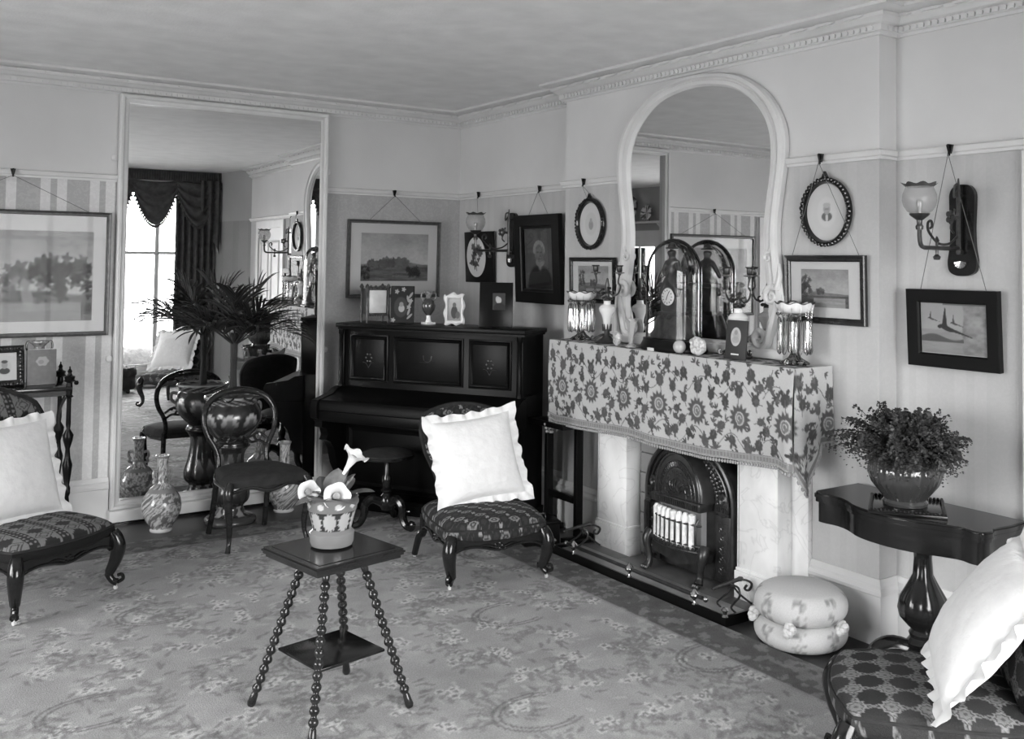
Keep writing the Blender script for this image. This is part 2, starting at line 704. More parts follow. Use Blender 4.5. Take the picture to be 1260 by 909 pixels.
# west wall with a window and a glazed door
V0, V1, VZ0, VZ1 = 3.15, 5.05, .5, 2.5
D0, D1, DZ = 1.75, 2.65, 2.08
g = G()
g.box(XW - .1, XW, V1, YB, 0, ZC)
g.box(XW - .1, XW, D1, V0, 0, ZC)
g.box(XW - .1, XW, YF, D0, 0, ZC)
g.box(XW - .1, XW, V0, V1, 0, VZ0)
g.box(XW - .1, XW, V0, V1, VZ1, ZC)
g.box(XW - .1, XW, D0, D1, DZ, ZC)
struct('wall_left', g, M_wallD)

# garden outside: lawn and a clipped hedge
g = G().box(-7, 9, -7, 11, -.5, -.45)
struct('garden_ground', g, mat('pale_terrace', .45, .95, vary=.3, vs=3))
g = G()
rnd = random.Random(5)
P = []
for j in range(9):
    row = []
    for i in range(80):
        a = PI * j / 8
        x = .0 + i * .06
        row.append((x, -1.75 - .28 * math.cos(a) + .03 * rnd.random(), -.45 + (.82 + .03 * rnd.random()) * math.sin(a) ** .5))
    P.append(row)
g.grid(P)
tag(obj('garden_hedge', g, mat('hedge_leaves', .06, .9, vary=.5, vs=25)), 'low dark clipped hedge outside the curtained window, seen in the tall mirror', 'hedge')

# windows and doors
def window(name, T, w, h, nv, nh):
    """sash window in local x (along wall), z up, y into the wall"""
    e = bpy.data.objects.new(name, None)
    put(e)
    e.matrix_world = T
    e['kind'] = 'structure'
    g = G().ring(rect(w + .2, h + .2, 0, h / 2), rect(w - .06, h - .06, 0, h / 2), [(0, -.03), (0, .09), (1, .09), (1, -.01), (.5, -.03)])
    obj('window_frame', g, M_trim, e)
    for i in range(1, nv):
        g = G().box(-w / 2 + w * i / nv - .025, -w / 2 + w * i / nv + .025, 0, .06, 0, h)
        obj('mullion', g, M_trim, e)
    for i in nh:
        obj('transom', G().box(-w / 2, w / 2, 0, .06, i - .02, i + .02), M_trim, e)
    obj('sill', G().box(-w / 2 - .1, w / 2 + .1, -.1, .09, -.07, -.02, .008), M_trim, e)
    for i in range(nv):
        x0 = -w / 2 + w * i / nv + .026
        x1 = -w / 2 + w * (i + 1) / nv - .026
        obj('pane', G().box(x0, x1, .03, .034, .03, h - .03), M_pane, e)
    return e


window('window_1', Matrix.Translation((1.96, YF, WZ0)) @ Matrix.Rotation(PI, 4, 'Z'), WX1 - WX0, WZ1 - WZ0, 6, (1.5,))
window('window_2', Matrix.Translation((XW, 4.1, VZ0)) @ Matrix.Rotation(PI / 2, 4, 'Z'), V1 - V0, VZ1 - VZ0, 3, (1.0,))


def door(name, T, w, h, glazed):
    e = bpy.data.objects.new(name, None)
    put(e)
    e.matrix_world = T
    e['kind'] = 'structure'
    # architrave
    a = .09
    out = [(-w / 2 - a, 0), (-w / 2 - a, h + a), (w / 2 + a, h + a), (w / 2 + a, 0), (w / 2, 0), (w / 2, h), (-w / 2, h), (-w / 2, 0)]
    obj('architrave', G().prism(out, -.03, .0, 'y'), M_trim, e)
    out2 = [(p[0] * 1.02, p[1] if p[1] < 1 else p[1] + .012) for p in out]
    if glazed:
        obj('door_frame', G().ring(rect(w, h, 0, h / 2), rect(w - .24, h - .5, 0, h / 2 + .1), [(0, .0), (0, .05), (1, .05), (1, .0)]), M_trim, e)
        obj('mullion', G().box(-.02, .02, .005, .045, .34, h - .15), M_trim, e)
        for s in (-1, 1):
            obj('pane', G().box(min(0, s * (w / 2 - .12)) + .02, max(0, s * (w / 2 - .12)) - .02, .02, .024, .36, h - .16), M_pane, e)
    else:
        obj('door_leaf', G().box(-w / 2, w / 2, -.012, .0, 0, h), M_trim, e)
        for sx in (-1, 1):
            for z0, z1 in ((.2, .85), (1.0, h - .15)):
                cx = sx * w * .23
                o = obj('panel_moulding', G().ring(rect(w * .34, z1 - z0, cx, (z0 + z1) / 2), rect(w * .34 - .06, z1 - z0 - .06, cx, (z0 + z1) / 2), [(0, -.012), (.4, -.026), (1, -.012)]), M_trim, e)
    k = obj('door_knob', G().lathe([(.0, 0), (.022, .0), (.01, .012), (.01, .03), (.026, .045), (.026, .06), (0, .07)], 12, Matrix.Translation((w / 2 - .06, -.012, 1.0)) @ Matrix.Rotation(PI / 2, 4, 'X')), M_brass, e)
    return e


door('door_1', Matrix.Translation((XR, 1.56, 0)) @ Matrix.Rotation(-PI / 2, 4, 'Z'), .92, 2.03, False)
door('door_2', Matrix.Translation((XW, 2.2, 0)) @ Matrix.Rotation(PI / 2, 4, 'Z'), .9, 2.06, True)
door('door_3', Matrix.Translation((-.42, YB, 0)), .9, 2.03, False)

# mouldings along the back wall and round the chimney breast
RUN = [(XW, YB), (XR, YB), (XR, BY1), (XB, BY1), (XB, BY0), (XR, BY0), (XR, .68)]
prof = [(0, 2.683), (.012, 2.683), (.018, 2.694), (.035, 2.697), (.035, 2.726), (.05, 2.732), (.062, 2.745), (.075, 2.752), (.075, 2.77), (.105, 2.776), (.13, 2.785), (.13, 2.7995), (0, 2.7995)]
cor = struct('trim_1', G().path(RUN, prof), M_trim, sharp=25)


def along(run, step):
    for (x0, y0), (x1, y1) in zip(run[:-1], run[1:]):
        L = math.hypot(x1 - x0, y1 - y0)
        n = int(L / step)
        for i in range(n):
            t = (i + .5) / n
            yield (x0 + (x1 - x0) * t, y0 + (y1 - y0) * t, math.atan2(y1 - y0, x1 - x0))


g = G()
for x, y, a in along(RUN[1:], .034):
    T = Matrix.Translation((x, y, 0)) @ Matrix.Rotation(a, 4, 'Z')
    g.prism([(-.011, 2.700), (.011, 2.700), (.013, 2.716), (0, 2.7245), (-.013, 2.716)], -.035, -.044, 'y', T)
for x, y, a in along([(-.2, YB), (XR, YB)], .034):
    T = Matrix.Translation((x, y, 0)) @ Matrix.Rotation(a, 4, 'Z')
    g.prism([(-.011, 2.700), (.011, 2.700), (.013, 2.716), (0, 2.7245), (-.013, 2.716)], -.035, -.044, 'y', T)
obj('egg_and_dart', g, M_trim, cor, kind='stuff')
g = G()
for x, y, a in list(along(RUN[1:], .15)) + list(along([(-.2, YB), (XR, YB)], .15)):
    T = Matrix.Translation((x, y, 0)) @ Matrix.Rotation(a, 4, 'Z')
    g.prism([(-.05, 2.757), (.03, 2.756), (.055, 2.762), (.03, 2.769), (-.05, 2.769), (-.062, 2.763)], -.075, -.088, 'y', T)
obj('leaf_ornament', g, M_trim, cor, kind='stuff')

RAIL = [(0, 2.128), (.014, 2.128), (.014, 2.140), (.022, 2.145), (.026, 2.158), (.030, 2.166), (.020, 2.172), (0, 2.172)]
struct('trim_2', G().path([(XW, YB), (1.34, YB)], RAIL), M_trim, sharp=25)
struct('trim_3', G().path([(2.715, YB), (XR, YB), (XR, BY1), (XB, BY1), (XB, 4.50)], RAIL), M_trim, sharp=25)
struct('trim_4', G().path([(XB, 3.235), (XB, BY0), (XR, BY0), (XR, .68)], RAIL), M_trim, sharp=25)
BASE = [(0, 0), (.022, 0), (.022, .215), (.030, .22), (.030, .235), (.020, .25), (.022, .262), (.008, .285), (0, .285)]
struct('baseboard_back', G().path([(.15, YB), (1.33, YB)], BASE), M_trim, sharp=25)
struct('baseboard_corner', G().path([(2.72, YB), (XR, YB), (XR, BY1), (XB, BY1), (XB, 4.56)], BASE), M_trim, sharp=25)
struct('baseboard_right', G().path([(XB, 3.08), (XB, BY0), (XR, BY0), (XR, 2.13)], BASE), M_trim, sharp=25)
struct('baseboard_front', G().path([(XR - .25, YF), (XW, YF)], BASE), M_trim, sharp=25)
struct('baseboard_left', G().path([(XW, 2.75), (XW, YB)], BASE), M_trim, sharp=25)

# carpet with a woven floral pattern
rnd = random.Random(11)
cx0, cx1, cy0, cy1 = -.6, 3.27, 1.2, 6.08
cv = Canvas(cx1 - cx0, cy1 - cy0, .0105, .345)
cv.A *= .80 + .40 * fbm(cv.X * 9, cv.Y * 9, 3)


def spray(x, y, s):
    a0 = rnd.random() * 6.28
    # trailing stem
    pts = []
    px_, py_, an = x, y, a0
    for k in range(9):
        pts.append((px_, py_))
        px_ += .045 * s * math.cos(an)
        py_ += .045 * s * math.sin(an)
        an += .35
    cv.line(pts, .008, .17, .5)
    for k, (qx, qy) in enumerate(pts):
        for s2 in (-1, 1):
            b = a0 + .35 * k + s2 * 1.0
            cv.ell(qx + .032 * math.cos(b), qy + .032 * math.sin(b), .028, .012, rnd.choice((.17, .20, .44)), b, .55)
    for k in range(rnd.randint(4, 7)):
        r = .07 * s * math.sqrt(rnd.random())
        b = rnd.random() * 6.28
        qx, qy = x + r * math.cos(b), y + r * math.sin(b)
        cv.ell(qx, qy, .027, .018, .50 + .12 * rnd.random(), b, .75, 5, .25)
        cv.ell(qx, qy, .011, .011, .14, 0, .8)
    for k in range(rnd.randint(5, 8)):
        r = (.08 + .09 * rnd.random()) * s
        b = rnd.random() * 6.28
        cv.ell(x + r * math.cos(b), y + r * math.sin(b), .030, .009, rnd.choice((.15, .17, .46)), b + .7, .6)


for j in range(20):
    for i in range(15):
        spray((i + .5 + (.5 if j % 2 else 0)) * .265 + rnd.uniform(-.07, .07), (j + .5) * .25 + rnd.uniform(-.06, .06), rnd.uniform(.7, 1.1))
for j in range(6):
    for i in range(5):
        x, y = i * .9 + (.45 if j % 2 else 0), j * .9
        for rr in (.16, .19):
            cv.line([(x + rr * math.cos(t * .25), y + rr * .75 * math.sin(t * .25)) for t in range(4, 22)], .012, .13, .6)
# darker border along the two walls
bd = np.minimum(cv.w - cv.X, cv.h - cv.Y)
fb = np.clip((.26 - bd) / .03, 0, 1)
dk = .125 + .08 * (fbm(cv.X * 22, cv.Y * 22, 9) > .56)
cv.A = cv.A * (1 - fb) + fb * (dk * (.75 + .5 * fbm(cv.X * 30, cv.Y * 30, 5)) + .10 * (np.abs(bd - .245) < .014))
Pts = np.stack([cx0 + cv.X, cy0 + cv.Y, np.full_like(cv.X, .011)], -1)
car = thing('carpet', 'pale floral carpet with a dark border covering most of the floor', 'carpet', (1.3, 3.5, 0))
obj('patterned_field', G().grid(Pts, c=np.clip(cv.A, .02, .8)), M_carpet, car, world=True, col=True, fix=False)
g = G()
g.box(XW + .4, cx1, cy0, cy1, .001, .0085)
obj('backing', g, mat('carpet_backing', .12, .95), car, world=True)
g = G()
g.box(XW + .4, cx0, cy0, cy1, .0085, .0125)
g.box(XW + .4, 3.1, .1, cy0, .001, .0115)
obj('plain_margin', g, mat('carpet_margin_glare', .42, .95, vary=.5, vs=14), car, world=True)  # paler than the field: window glare put into the margin colour

# ================================================================== MIRRORS
t = thing('wall_mirror', 'tall cream-framed mirror reaching from floor to cornice on the back wall', 'mirror', (2.025, YB - .006, 0))
g = G().ring(rect(1.38, 2.60, 0, 1.385), rect(1.27, 2.49, 0, 1.385), [(0, 0), (0, -.045), (.15, -.055), (.4, -.052), (.55, -.04), (.8, -.043), (1, -.038), (1, 0)])
obj('mirror_frame', g, M_trim, t, sharp=25)
P = [[(x, -.019 - .025 * x, z) for x in (-.637, .637)] for z in (.138, 2.632)]
obj('mirror_glass', G().grid(P), M_mirror, t, fix=False)
obj('plinth', G().box(-.70, .70, -.085, 0, .018, .088, .006), M_trim, t)
obj('plinth_foot', G().box(-.69, .69, -.06, 0, 0, .018), M_dark, t)
for z in (1.02, 2.28):
    for s in (-1, 1):
        obj('fixing_lug', G().lathe([(0, 0), (.02, 0), (.02, .006), (.012, .011), (0, .012)], 14, Matrix.Translation((s * .71, -.002, z)) @ Matrix.Rotation(PI / 2, 4, 'X')), M_trim, t)

ro = [(.0, 2.672), (.13, 2.664), (.29, 2.637), (.418, 2.579), (.526, 2.499), (.599, 2.402), (.635, 2.311), (.643, 2.216), (.631, 2.105), (.606, 1.954), (.592, 1.83), (.598, 1.706), (.62, 1.582), (.645, 1.46), (.655, 1.33), (.655, 1.21)]
ri = [(.0, 2.606), (.125, 2.597), (.28, 2.562), (.40, 2.492), (.487, 2.40), (.532, 2.297), (.541, 2.193), (.530, 2.07), (.510, 1.958), (.495, 1.832), (.498, 1.706), (.512, 1.60), (.53, 1.48), (.53, 1.37), (.53, 1.28), (.53, 1.262)]
ho = spline(ro, 3)
hi_ = spline(ri, 3)
outer = ho + [(-x, z) for x, z in ho[:0:-1]]
inner = hi_ + [(-x, z) for x, z in hi_[:0:-1]]
t = thing('overmantel_mirror', 'arched balloon-shaped overmantel mirror in a cream carved frame above the fireplace', 'mirror', (XB - .004, 3.866, 0), -PI / 2)
g = G().ring(outer, inner, [(0, 0), (0, -.028), (.08, -.042), (.3, -.046), (.42, -.03), (.5, -.028), (.58, -.038), (.85, -.034), (1, -.014), (1, 0)])
obj('mirror_frame', g, M_trim, t, sharp=25)
n = len(inner)
g = G().add([(x * 1.012, -.012 + .007 * x, 1.262 + (z - 1.262) * 1.003) for x, z in inner], [tuple(range(n))])
obj('mirror_glass', g, M_mirror, t, fix=False)


def scroll(c, r0, turns, a0, sgn, n=26):
    return [(c[0] + r0 * (1 - .86 * i / n) * math.cos(a0 + sgn * turns * 2 * PI * i / n), -.04, c[1] + r0 * (1 - .86 * i / n) * math.sin(a0 + sgn * turns * 2 * PI * i / n)) for i in range(n + 1)]


for s in (-1, 1):
    sc1 = scroll((.50, 1.295), .055, 1.4, 0, -1)
    tail = [(.60, -.03, 1.52), (.595, -.036, 1.44), (.575, -.04, 1.36)]
    p = [(s * x, y, z) for x, y, z in tail + sc1]
    obj('carved_scroll', G().tube(p, [.008, .02, .026] + [.024 - .012 * i / 26 for i in range(27)], 8), M_trim, t)
    sc2 = scroll((.568, 1.50), .05, 1.3, .8, 1)
    p = [(s * x, y, z) for x, y, z in [(.61, -.03, 1.66), (.62, -.036, 1.60)] + sc2]
    obj('carved_scroll', G().tube(p, [.006, .014] + [.018 - .010 * i / 26 for i in range(27)], 8), M_trim, t)
    sc3 = scroll((.545, 1.69), .026, 1.2, 1.2, 1, 18)
    p = [(s * x, y, z) for x, y, z in [(.56, -.034, 1.84), (.572, -.036, 1.76)] + sc3]
    obj('carved_leaf', G().tube(p, [.004, .010] + [.010 - .006 * i / 18 for i in range(19)], 6), M_trim, t)
obj('bottom_rail', G().box(-.66, .66, -.06, 0, 1.197, 1.245, .008), M_trim, t)

# ================================================================== PICTURES
def hookmesh():
    g = G()
    g.prism([(-.015, .010), (.015, .010), (.005, -.028), (-.005, -.028)], -.012, 0, 'y')
    g.prism([(0, .012), (-.022, .012), (-.012, -.038), (-.020, -.038), (-.010, -.022), (-.006, .0)], -.005, .005, 'x')
    return g


def picture(name, label, loc, rotz, w, h, fwid, dep, fmat, cv, mount=(0, 0, 0, 0), tilt=.0, hook=None, spread=.3, prof=None, glass=True, cords=True, mmat=None):
    t = thing(name, label, 'picture', loc, rotz, tilt=tilt)
    pr = prof or [(0, 0), (0, -dep * .8), (.15, -dep), (.5, -dep * .8), (.85, -dep * .85), (1, -dep * .55), (1, 0)]
    g = G().ring(rect(w, h, 0, h / 2), rect(w - 2 * fwid, h - 2 * fwid, 0, h / 2), pr)
    obj('frame', g, fmat, t, sharp=25)
    l, r, b, tp = mount
    iw, ih = w - 2 * fwid, h - 2 * fwid
    yb = -dep * .25
    if l + r + b + tp > 0:
        obj('mount', G().box(-iw / 2 - .004, iw / 2 + .004, yb, yb + .003, fwid - .004, h - fwid + .004), mmat or M_mount, t)
    print_obj('print', cv, M_print, t, -iw / 2 + l, fwid + b, yb - .0015)
    if glass:
        obj('glass', G().box(-iw / 2 - .003, iw / 2 + .003, -dep * .5 - .001, -dep * .5, fwid - .003, h - fwid + .003), M_glass, t)
    if hook is not None:
        Tw = wmat(t)
        A = Matrix.Translation(hook) @ Matrix.Rotation(rotz, 4, 'Z')
        g = G()
        hm = hookmesh()
        g.add(hm.v, hm.f, A)
        obj('picture_hook', g, M_dark, t, world=True)
        if cords:
            hp = A @ Vector((0, -.02, -.03))
            for s in (-1, 1):
                q = Tw @ Vector((s * w * spread, -dep * .2, h - .004))
                obj('cord', G().tube([tuple(hp), tuple(q)], .0016, 5), M_string, t, world=True)
    return t


def landscape(w, h, seed, hor, trees, res=None, sky=(.34, .5), land=(.07, .22), water=0):
    cv = Canvas(w, h, res or w / 140, .4)
    u, v = cv.X / w, cv.Y / h
    n = fbm(u * 5, v * 6, seed)
    A = sky[0] + (sky[1] - sky[0]) * (1 - (v - hor) / (1 - hor)) + .16 * (n - .5)
    hill = hor + .10 * fbm(u * 3.2, u * 0 + seed, seed + 3) * np.sin(PI * np.clip(u * 1.1, 0, 1))
    m = np.clip((hill - v) / .02, 0, 1)
    A = A * (1 - m) + m * (.10 + .20 * fbm(u * 9, v * 14, seed + 5))
    m = np.clip((hor - .04 - v) / .03, 0, 1)
    A = A * (1 - m) + m * (land[0] + (land[1] - land[0]) * fbm(u * 7, v * 22, seed + 8))
    if water:
        m = np.clip((water - v) / .03, 0, 1) * (np.abs(u - .6) < .33)
        A = A * (1 - m) + m * (.24 + .14 * fbm(u * 3, v * 40, seed + 2))
    cv.A = A
    for tx, ty, tr, th, val in trees:
        for k in range(26):
            rr = random.Random(seed * 100 + k + int(tx * 50))
            cv.ell((tx + rr.uniform(-tr, tr)) * w, (ty + rr.uniform(0, th)) * h, tr * w * .36, tr * w * .30, val * rr.uniform(.6, 1.5), rr.random() * 3, .75, 5, .3)
    cv.A = cv.A * (.9 + .2 * fbm(u * 30, v * 26, seed + 1, 2))
    return cv


# large landscape at the far left of the back wall
w, h, fwid = 1.10, .76, .026
cvL = landscape(.905, .545, 21, .30, [(.30, .28, .10, .36, .07), (.68, .28, .13, .42, .09), (.52, .35, .07, .25, .14), (.88, .3, .1, .4, .08)], sky=(.34, .52), land=(.06, .30), water=.22)
u, v = cvL.X / cvL.w, cvL.Y / cvL.h
cvL.ell(.13 * .905, .36 * .545, .10, .028, .07)
cvL.ell(.13 * .905, .24 * .545, .09, .03, .16, 0, .6)
cvL.ell(.60 * .905, .30 * .545, .030, .10, .42, .2, .5)
picture('landscape_picture', 'large pale landscape picture with wide white mount left of the tall mirror', (.752, YB - .012, 1.17), 0, w, h, fwid, .028, M_gilt, cvL, (.072, .073, .068, .095), tilt=.012, hook=(.752, YB - .030, 2.162), spread=.39)
# landscape above the piano
cv2 = landscape(.545, .35, 31, .36, [(.06, .05, .06, .25, .03), (.78, .12, .09, .16, .035), (.5, .36, .16, .06, .12), (.25, .34, .12, .05, .10)], sky=(.34, .50), land=(.03, .24))
picture('landscape_picture', 'cream-mounted landscape of low hills hanging above the black piano', (3.257, YB - .012, 1.383), 0, .752, .566, .024, .03, M_gilt, cv2, (.083, .082, .097, .088), tilt=.02, hook=(3.242, YB - .030, 2.162), spread=.28)

# portrait of an elderly man
def portrait(w, h, seed=3):
    cv = Canvas(w, h, w / 64, .05)
    u, v = cv.X / w, cv.Y / h
    cv.A = .05 + .05 * fbm(u * 3, v * 4, seed)
    cv.ell(.52 * w, .06 * h, .43 * w, .34 * h, .016)
    cv.ell(.53 * w, .34 * h, .05 * w, .05 * h, .16)
    cv.ell(.51 * w, .60 * h, .165 * w, .175 * h, .13)
    for k in range(26):
        a = -.3 + k * .145
        cv.ell((.50 + .165 * math.cos(a)) * w, (.645 + .135 * math.sin(a)) * h, .045 * w, .035 * h, .19 + .05 * (k % 3), a, .7)
    for k in range(16):
        a = PI + .35 + k * .16
        cv.ell((.53 + .115 * math.cos(a)) * w, (.475 + .075 * math.sin(a)) * h, .045 * w, .04 * h, .17 + .04 * (k % 2), a, .7)
    for ex in (.455, .585):
        cv.ell(ex * w, .615 * h, .035 * w, .013 * h, .04, 0, .8)
        cv.ell(ex * w, .645 * h, .045 * w, .010 * h, .17, 0, .7)
    cv.line([(.53 * w, .615 * h), (.55 * w, .545 * h), (.525 * w, .54 * h)], .010, .07, .8)
    cv.line([(.48 * w, .50 * h), (.59 * w, .50 * h)], .009, .06, .8)
    cv.ell(.63 * w, .57 * h, .06 * w, .13 * h, .06, 0, .5)
    for s in (-1, 1):
        cv.line([(.53 * w, .28 * h), ((.53 + s * .10) * w, .37 * h)], .012, .035)
    return cv


picture('portrait_picture', 'painted portrait of a white-bearded man in a wide black frame', (XR - .012, 5.485, 1.378), -PI / 2, .535, .60, .095, .035, M_black, portrait(.335, .40), (.005, .005, .005, .005), tilt=.05, hook=(XR - .030, 5.489, 2.162), spread=.22, mmat=M_gilt, prof=[(0, 0), (0, -.035), (.8, -.035), (.84, -.028), (1, -.026), (1, 0)])
# small landscape left of the overmantel
cv3 = landscape(.30, .17, 41, .35, [(.14, .3, .09, .5, .05), (.5, .3, .08, .2, .07)], sky=(.3, .42), water=.2)
picture('landscape_picture', 'small mounted landscape under the little oval, half behind the candelabrum', (XB - .008, 4.757, 1.41), -PI / 2, .45, .278, .026, .02, M_walnut, cv3, (.055, .04, .03, .028), tilt=.03)
# landscape right of the overmantel
cv4 = landscape(.273, .177, 51, .36, [(.12, .35, .10, .5, .05), (.05, .2, .08, .6, .06), (.42, .34, .08, .14, .10)], sky=(.30, .42), land=(.04, .16), water=.26)
picture('landscape_picture', 'oak-framed mounted landscape hanging below the large oval portrait', (XB - .008, 2.993, 1.383), -PI / 2, .462, .318, .030, .024, M_walnut, cv4, (.062, .066, .046, .038), tilt=.03, hook=(XB - .030, 3.006, 2.162), spread=.42)
# swallows
w, h = .30, .235
cv5 = Canvas(w, h, w / 90, .4)
u, v = cv5.X / w, cv5.Y / h
cv5.A = .40 - .10 * v + .08 * fbm(u * 4, v * 6, 61)
m = np.clip((.44 - v) / .02, 0, 1)
cv5.A = cv5.A * (1 - m) + m * (.27 + .10 * fbm(u * 5, v * 30, 62))
m = np.clip((.31 + .05 * np.sin(u * 9) - v) / .02, 0, 1) * (u < .66) * (v > .2)
cv5.A = cv5.A * (1 - m) + m * .12
m = np.clip((u - .62 - .05 * vnoise(v * 9, v * 0, 3)) / .02, 0, 1) * (v < .92)
cv5.A = cv5.A * (1 - m) + m * (.14 + .28 * fbm(u * 9, v * 11, 63))
m = (v > .88) & (u > .35)
cv5.A[m] = .14


def bird(x, y, s, val):
    P = lambda a, b: ((x + a * s) * w, (y + b * s) * h)
    cv5.ell(*P(0, 0), .20 * s * w, .075 * s * h, val, -.35)
    for k in range(6):
        f = k / 5
        cv5.ell(*P(-.05 - .0 * f + .02 * f, .08 + .42 * f), .07 * s * w * (1 - .75 * f), .10 * s * h, val)
        cv5.ell(*P(.14 + .42 * f, -.05 - .16 * f), .09 * s * w, .05 * s * h * (1 - .7 * f), val, -.3)
    cv5.ell(*P(-.17, .04), .06 * s * w, .05 * s * h, val)


bird(.40, .46, .62, .045)
bird(.16, .62, .22, .08)
bird(.52, .55, .26, .08)
picture('swallow_picture', 'black-framed print of swallows over the sea below the right wall lamp', (XR - .010, 2.412, 1.226), -PI / 2, .424, .332, .058, .03, M_black, cv5, (.002, .002, .002, .002), tilt=.055, hook=(XR - .030, 2.421, 2.162), spread=.36, prof=[(0, 0), (0, -.028), (.05, -.03), (.9, -.027), (1, -.018), (1, 0)])


# oval portraits in carved frames
def oval(name, label, loc, rx, rz, fr, hook, face, seed):
    t = thing(name, label, 'picture', loc, -PI / 2, tilt=.02)
    n = 48
    obj('frame', G().ring(circ(0, rz, rx, rz, n), circ(0, rz, rx - fr, rz - fr, n), [(0, 0), (0, -.012), (.25, -.022), (.7, -.026), (1, -.014), (1, 0)]), M_dark, t)
    g = G()
    rr = random.Random(seed)
    for i in range(44):
        a = 2 * PI * i / 44
        k = 1.0 + rr.uniform(-.01, .02)
        g.ball(((rx - .008) * k * math.cos(a), -.022, rz + (rz - .008) * k * math.sin(a)), rr.uniform(.009, .013), 6, sc=(1, .6, 1))
    g.prism([(-.018, 2 * rz - .005), (.018, 2 * rz - .005), (.008, 2 * rz + .016), (0, 2 * rz + .03), (-.008, 2 * rz + .016)], -.022, -.006, 'y')
    obj('carved_leaves', g, M_dark, t, kind='stuff')
    w, h = 2 * (rx - fr), 2 * (rz - fr)
    cv = Canvas(w, h, w / 50, .50)
    u, v = cv.X / w - .5, cv.Y / h - .5
    cv.A = .50 + .03 * fbm(u * 4, v * 4, seed)
    if face:
        cv.ell(.5 * w, .5 * h, .235 * w, .265 * h, .55)
        cv.ell(.5 * w, .42 * h, .13 * w, .08 * h, .12)
        cv.ell(.5 * w, .40 * h, .035 * w, .06 * h, .5)
        cv.ell(.5 * w, .555 * h, .085 * w, .10 * h, .32)
        cv.ell(.5 * w, .62 * h, .09 * w, .045 * h, .40)
        cv.ell(.5 * w, .55 * h, .05 * w, .02 * h, .18, 0, .6)
    else:
        cv.ell(.5 * w, .5 * h, .26 * w, .27 * h, .46)
        cv.ell(.5 * w, .47 * h, .10 * w, .11 * h, .2, 0, .8)
        cv.ell(.5 * w, .58 * h, .055 * w, .055 * h, .3)
    r = np.hypot(u / .5, v / .5)
    k = np.where(r > .985, .985 / np.maximum(r, 1e-6), 1)
    P = np.stack([u * k * w, np.full_like(u, -.004), rz + v * k * h], -1)
    obj('print', G().grid(P, c=np.clip(cv.A, .02, .9)), M_print, t, col=True, fix=False)
    if hook:
        A = Matrix.Translation(hook) @ Matrix.Rotation(-PI / 2, 4, 'Z')
        hm = hookmesh()
        obj('picture_hook', G().add(hm.v, hm.f, A), M_dark, t, world=True)
        for s in (-1, 1):
            q = wmat(t) @ Vector((s * .03, -.008, 2 * rz))
            obj('cord', G().tube([tuple(A @ Vector((0, -.02, -.03))), tuple(q)], .0014, 5), M_string, t, world=True)
    return t


oval('oval_picture', 'small dark oval frame with faint portrait between black-framed portrait and mirror', (XB - .008, 4.782, 1.735), .142, .158, .028, (XB - .030, 4.832, 2.162), False, 4)
oval('oval_picture', 'large leaf-carved oval frame with a man\'s portrait right of the mirror', (XB - .008, 2.987, 1.742), .143, .160, .026, None, True, 6)

# black plaque with a painted white oval of flowers
t = thing('flower_plaque', 'black plaque painted with dark roses on a white oval beside the corner lamp', 'plaque', (XR - .008, 6.28, 1.50), -PI / 2, tilt=.05)
obj('board', G().box(-.205, .205, -.016, 0, 0, .378, .004), M_black, t)
n = 40
w, h = .27, .30
cv = Canvas(w, h, w / 70, .52)
rr = random.Random(2)
for k in range(16):
    a = rr.random() * 6.28
    r = .26 * rr.random()
    cv.ell((.52 + r * math.cos(a)) * w, (.64 + .6 * r * math.sin(a)) * h, .085 * w, .07 * h, rr.uniform(.02, .10), a, .95, 5, .3)
for k in range(13):
    a = rr.random() * 6.28
    r = .24 * rr.random()
    cv.ell((.45 + r * math.cos(a)) * w, (.36 + .8 * r * math.sin(a)) * h, .08 * w, .05 * h, rr.uniform(.02, .07), a, .95, 3, .3)
cv.line([(.5 * w, .6 * h), (.48 * w, .4 * h), (.52 * w, .16 * h)], .008, .05)
u, v = cv.X / w - .5, cv.Y / h - .5
r = np.hypot(u / .5, v / .5)
k = np.where(r > 1, 1 / np.maximum(r, 1e-6), 1)
obj('painted_oval', G().grid(np.stack([u * k * w - .035, np.full_like(u, -.0185), .19 + v * k * h], -1), c=np.clip(cv.A, .01, .9)), M_print, t, col=True, fix=False)
A = Matrix.Translation((XR - .030, 6.289, 2.162)) @ Matrix.Rotation(-PI / 2, 4, 'Z')
hm = hookmesh()
obj('picture_hook', G().add(hm.v, hm.f, A), M_dark, t, world=True)
obj('cord', G().tube([tuple(A @ Vector((0, -.02, -.03))), tuple(wmat(t) @ Vector((0, -.008, .376)))], .0014, 5), M_string, t, world=True)

# ================================================================== GAS WALL LAMPS
M_shade = bpy.data.materials.new('frosted_shade')
M_shade.use_nodes = True
nt = M_shade.node_tree
b = nt.nodes['Principled BSDF']
b.inputs['Base Color'].default_value = (.33, .33, .33, 1)
b.inputs['Roughness'].default_value = .25
tr = nt.nodes.new('ShaderNodeBsdfTransparent')
mx = nt.nodes.new('ShaderNodeMixShader')
mx.inputs[0].default_value = .5
nt.links.new(tr.outputs[0], mx.inputs[1])
nt.links.new(b.outputs[0], mx.inputs[2])
nt.links.new(mx.outputs[0], nt.nodes['Material Output'].inputs[0])
M_rim = mat('smoked_glass_rim', .06, .2, coat=.4)


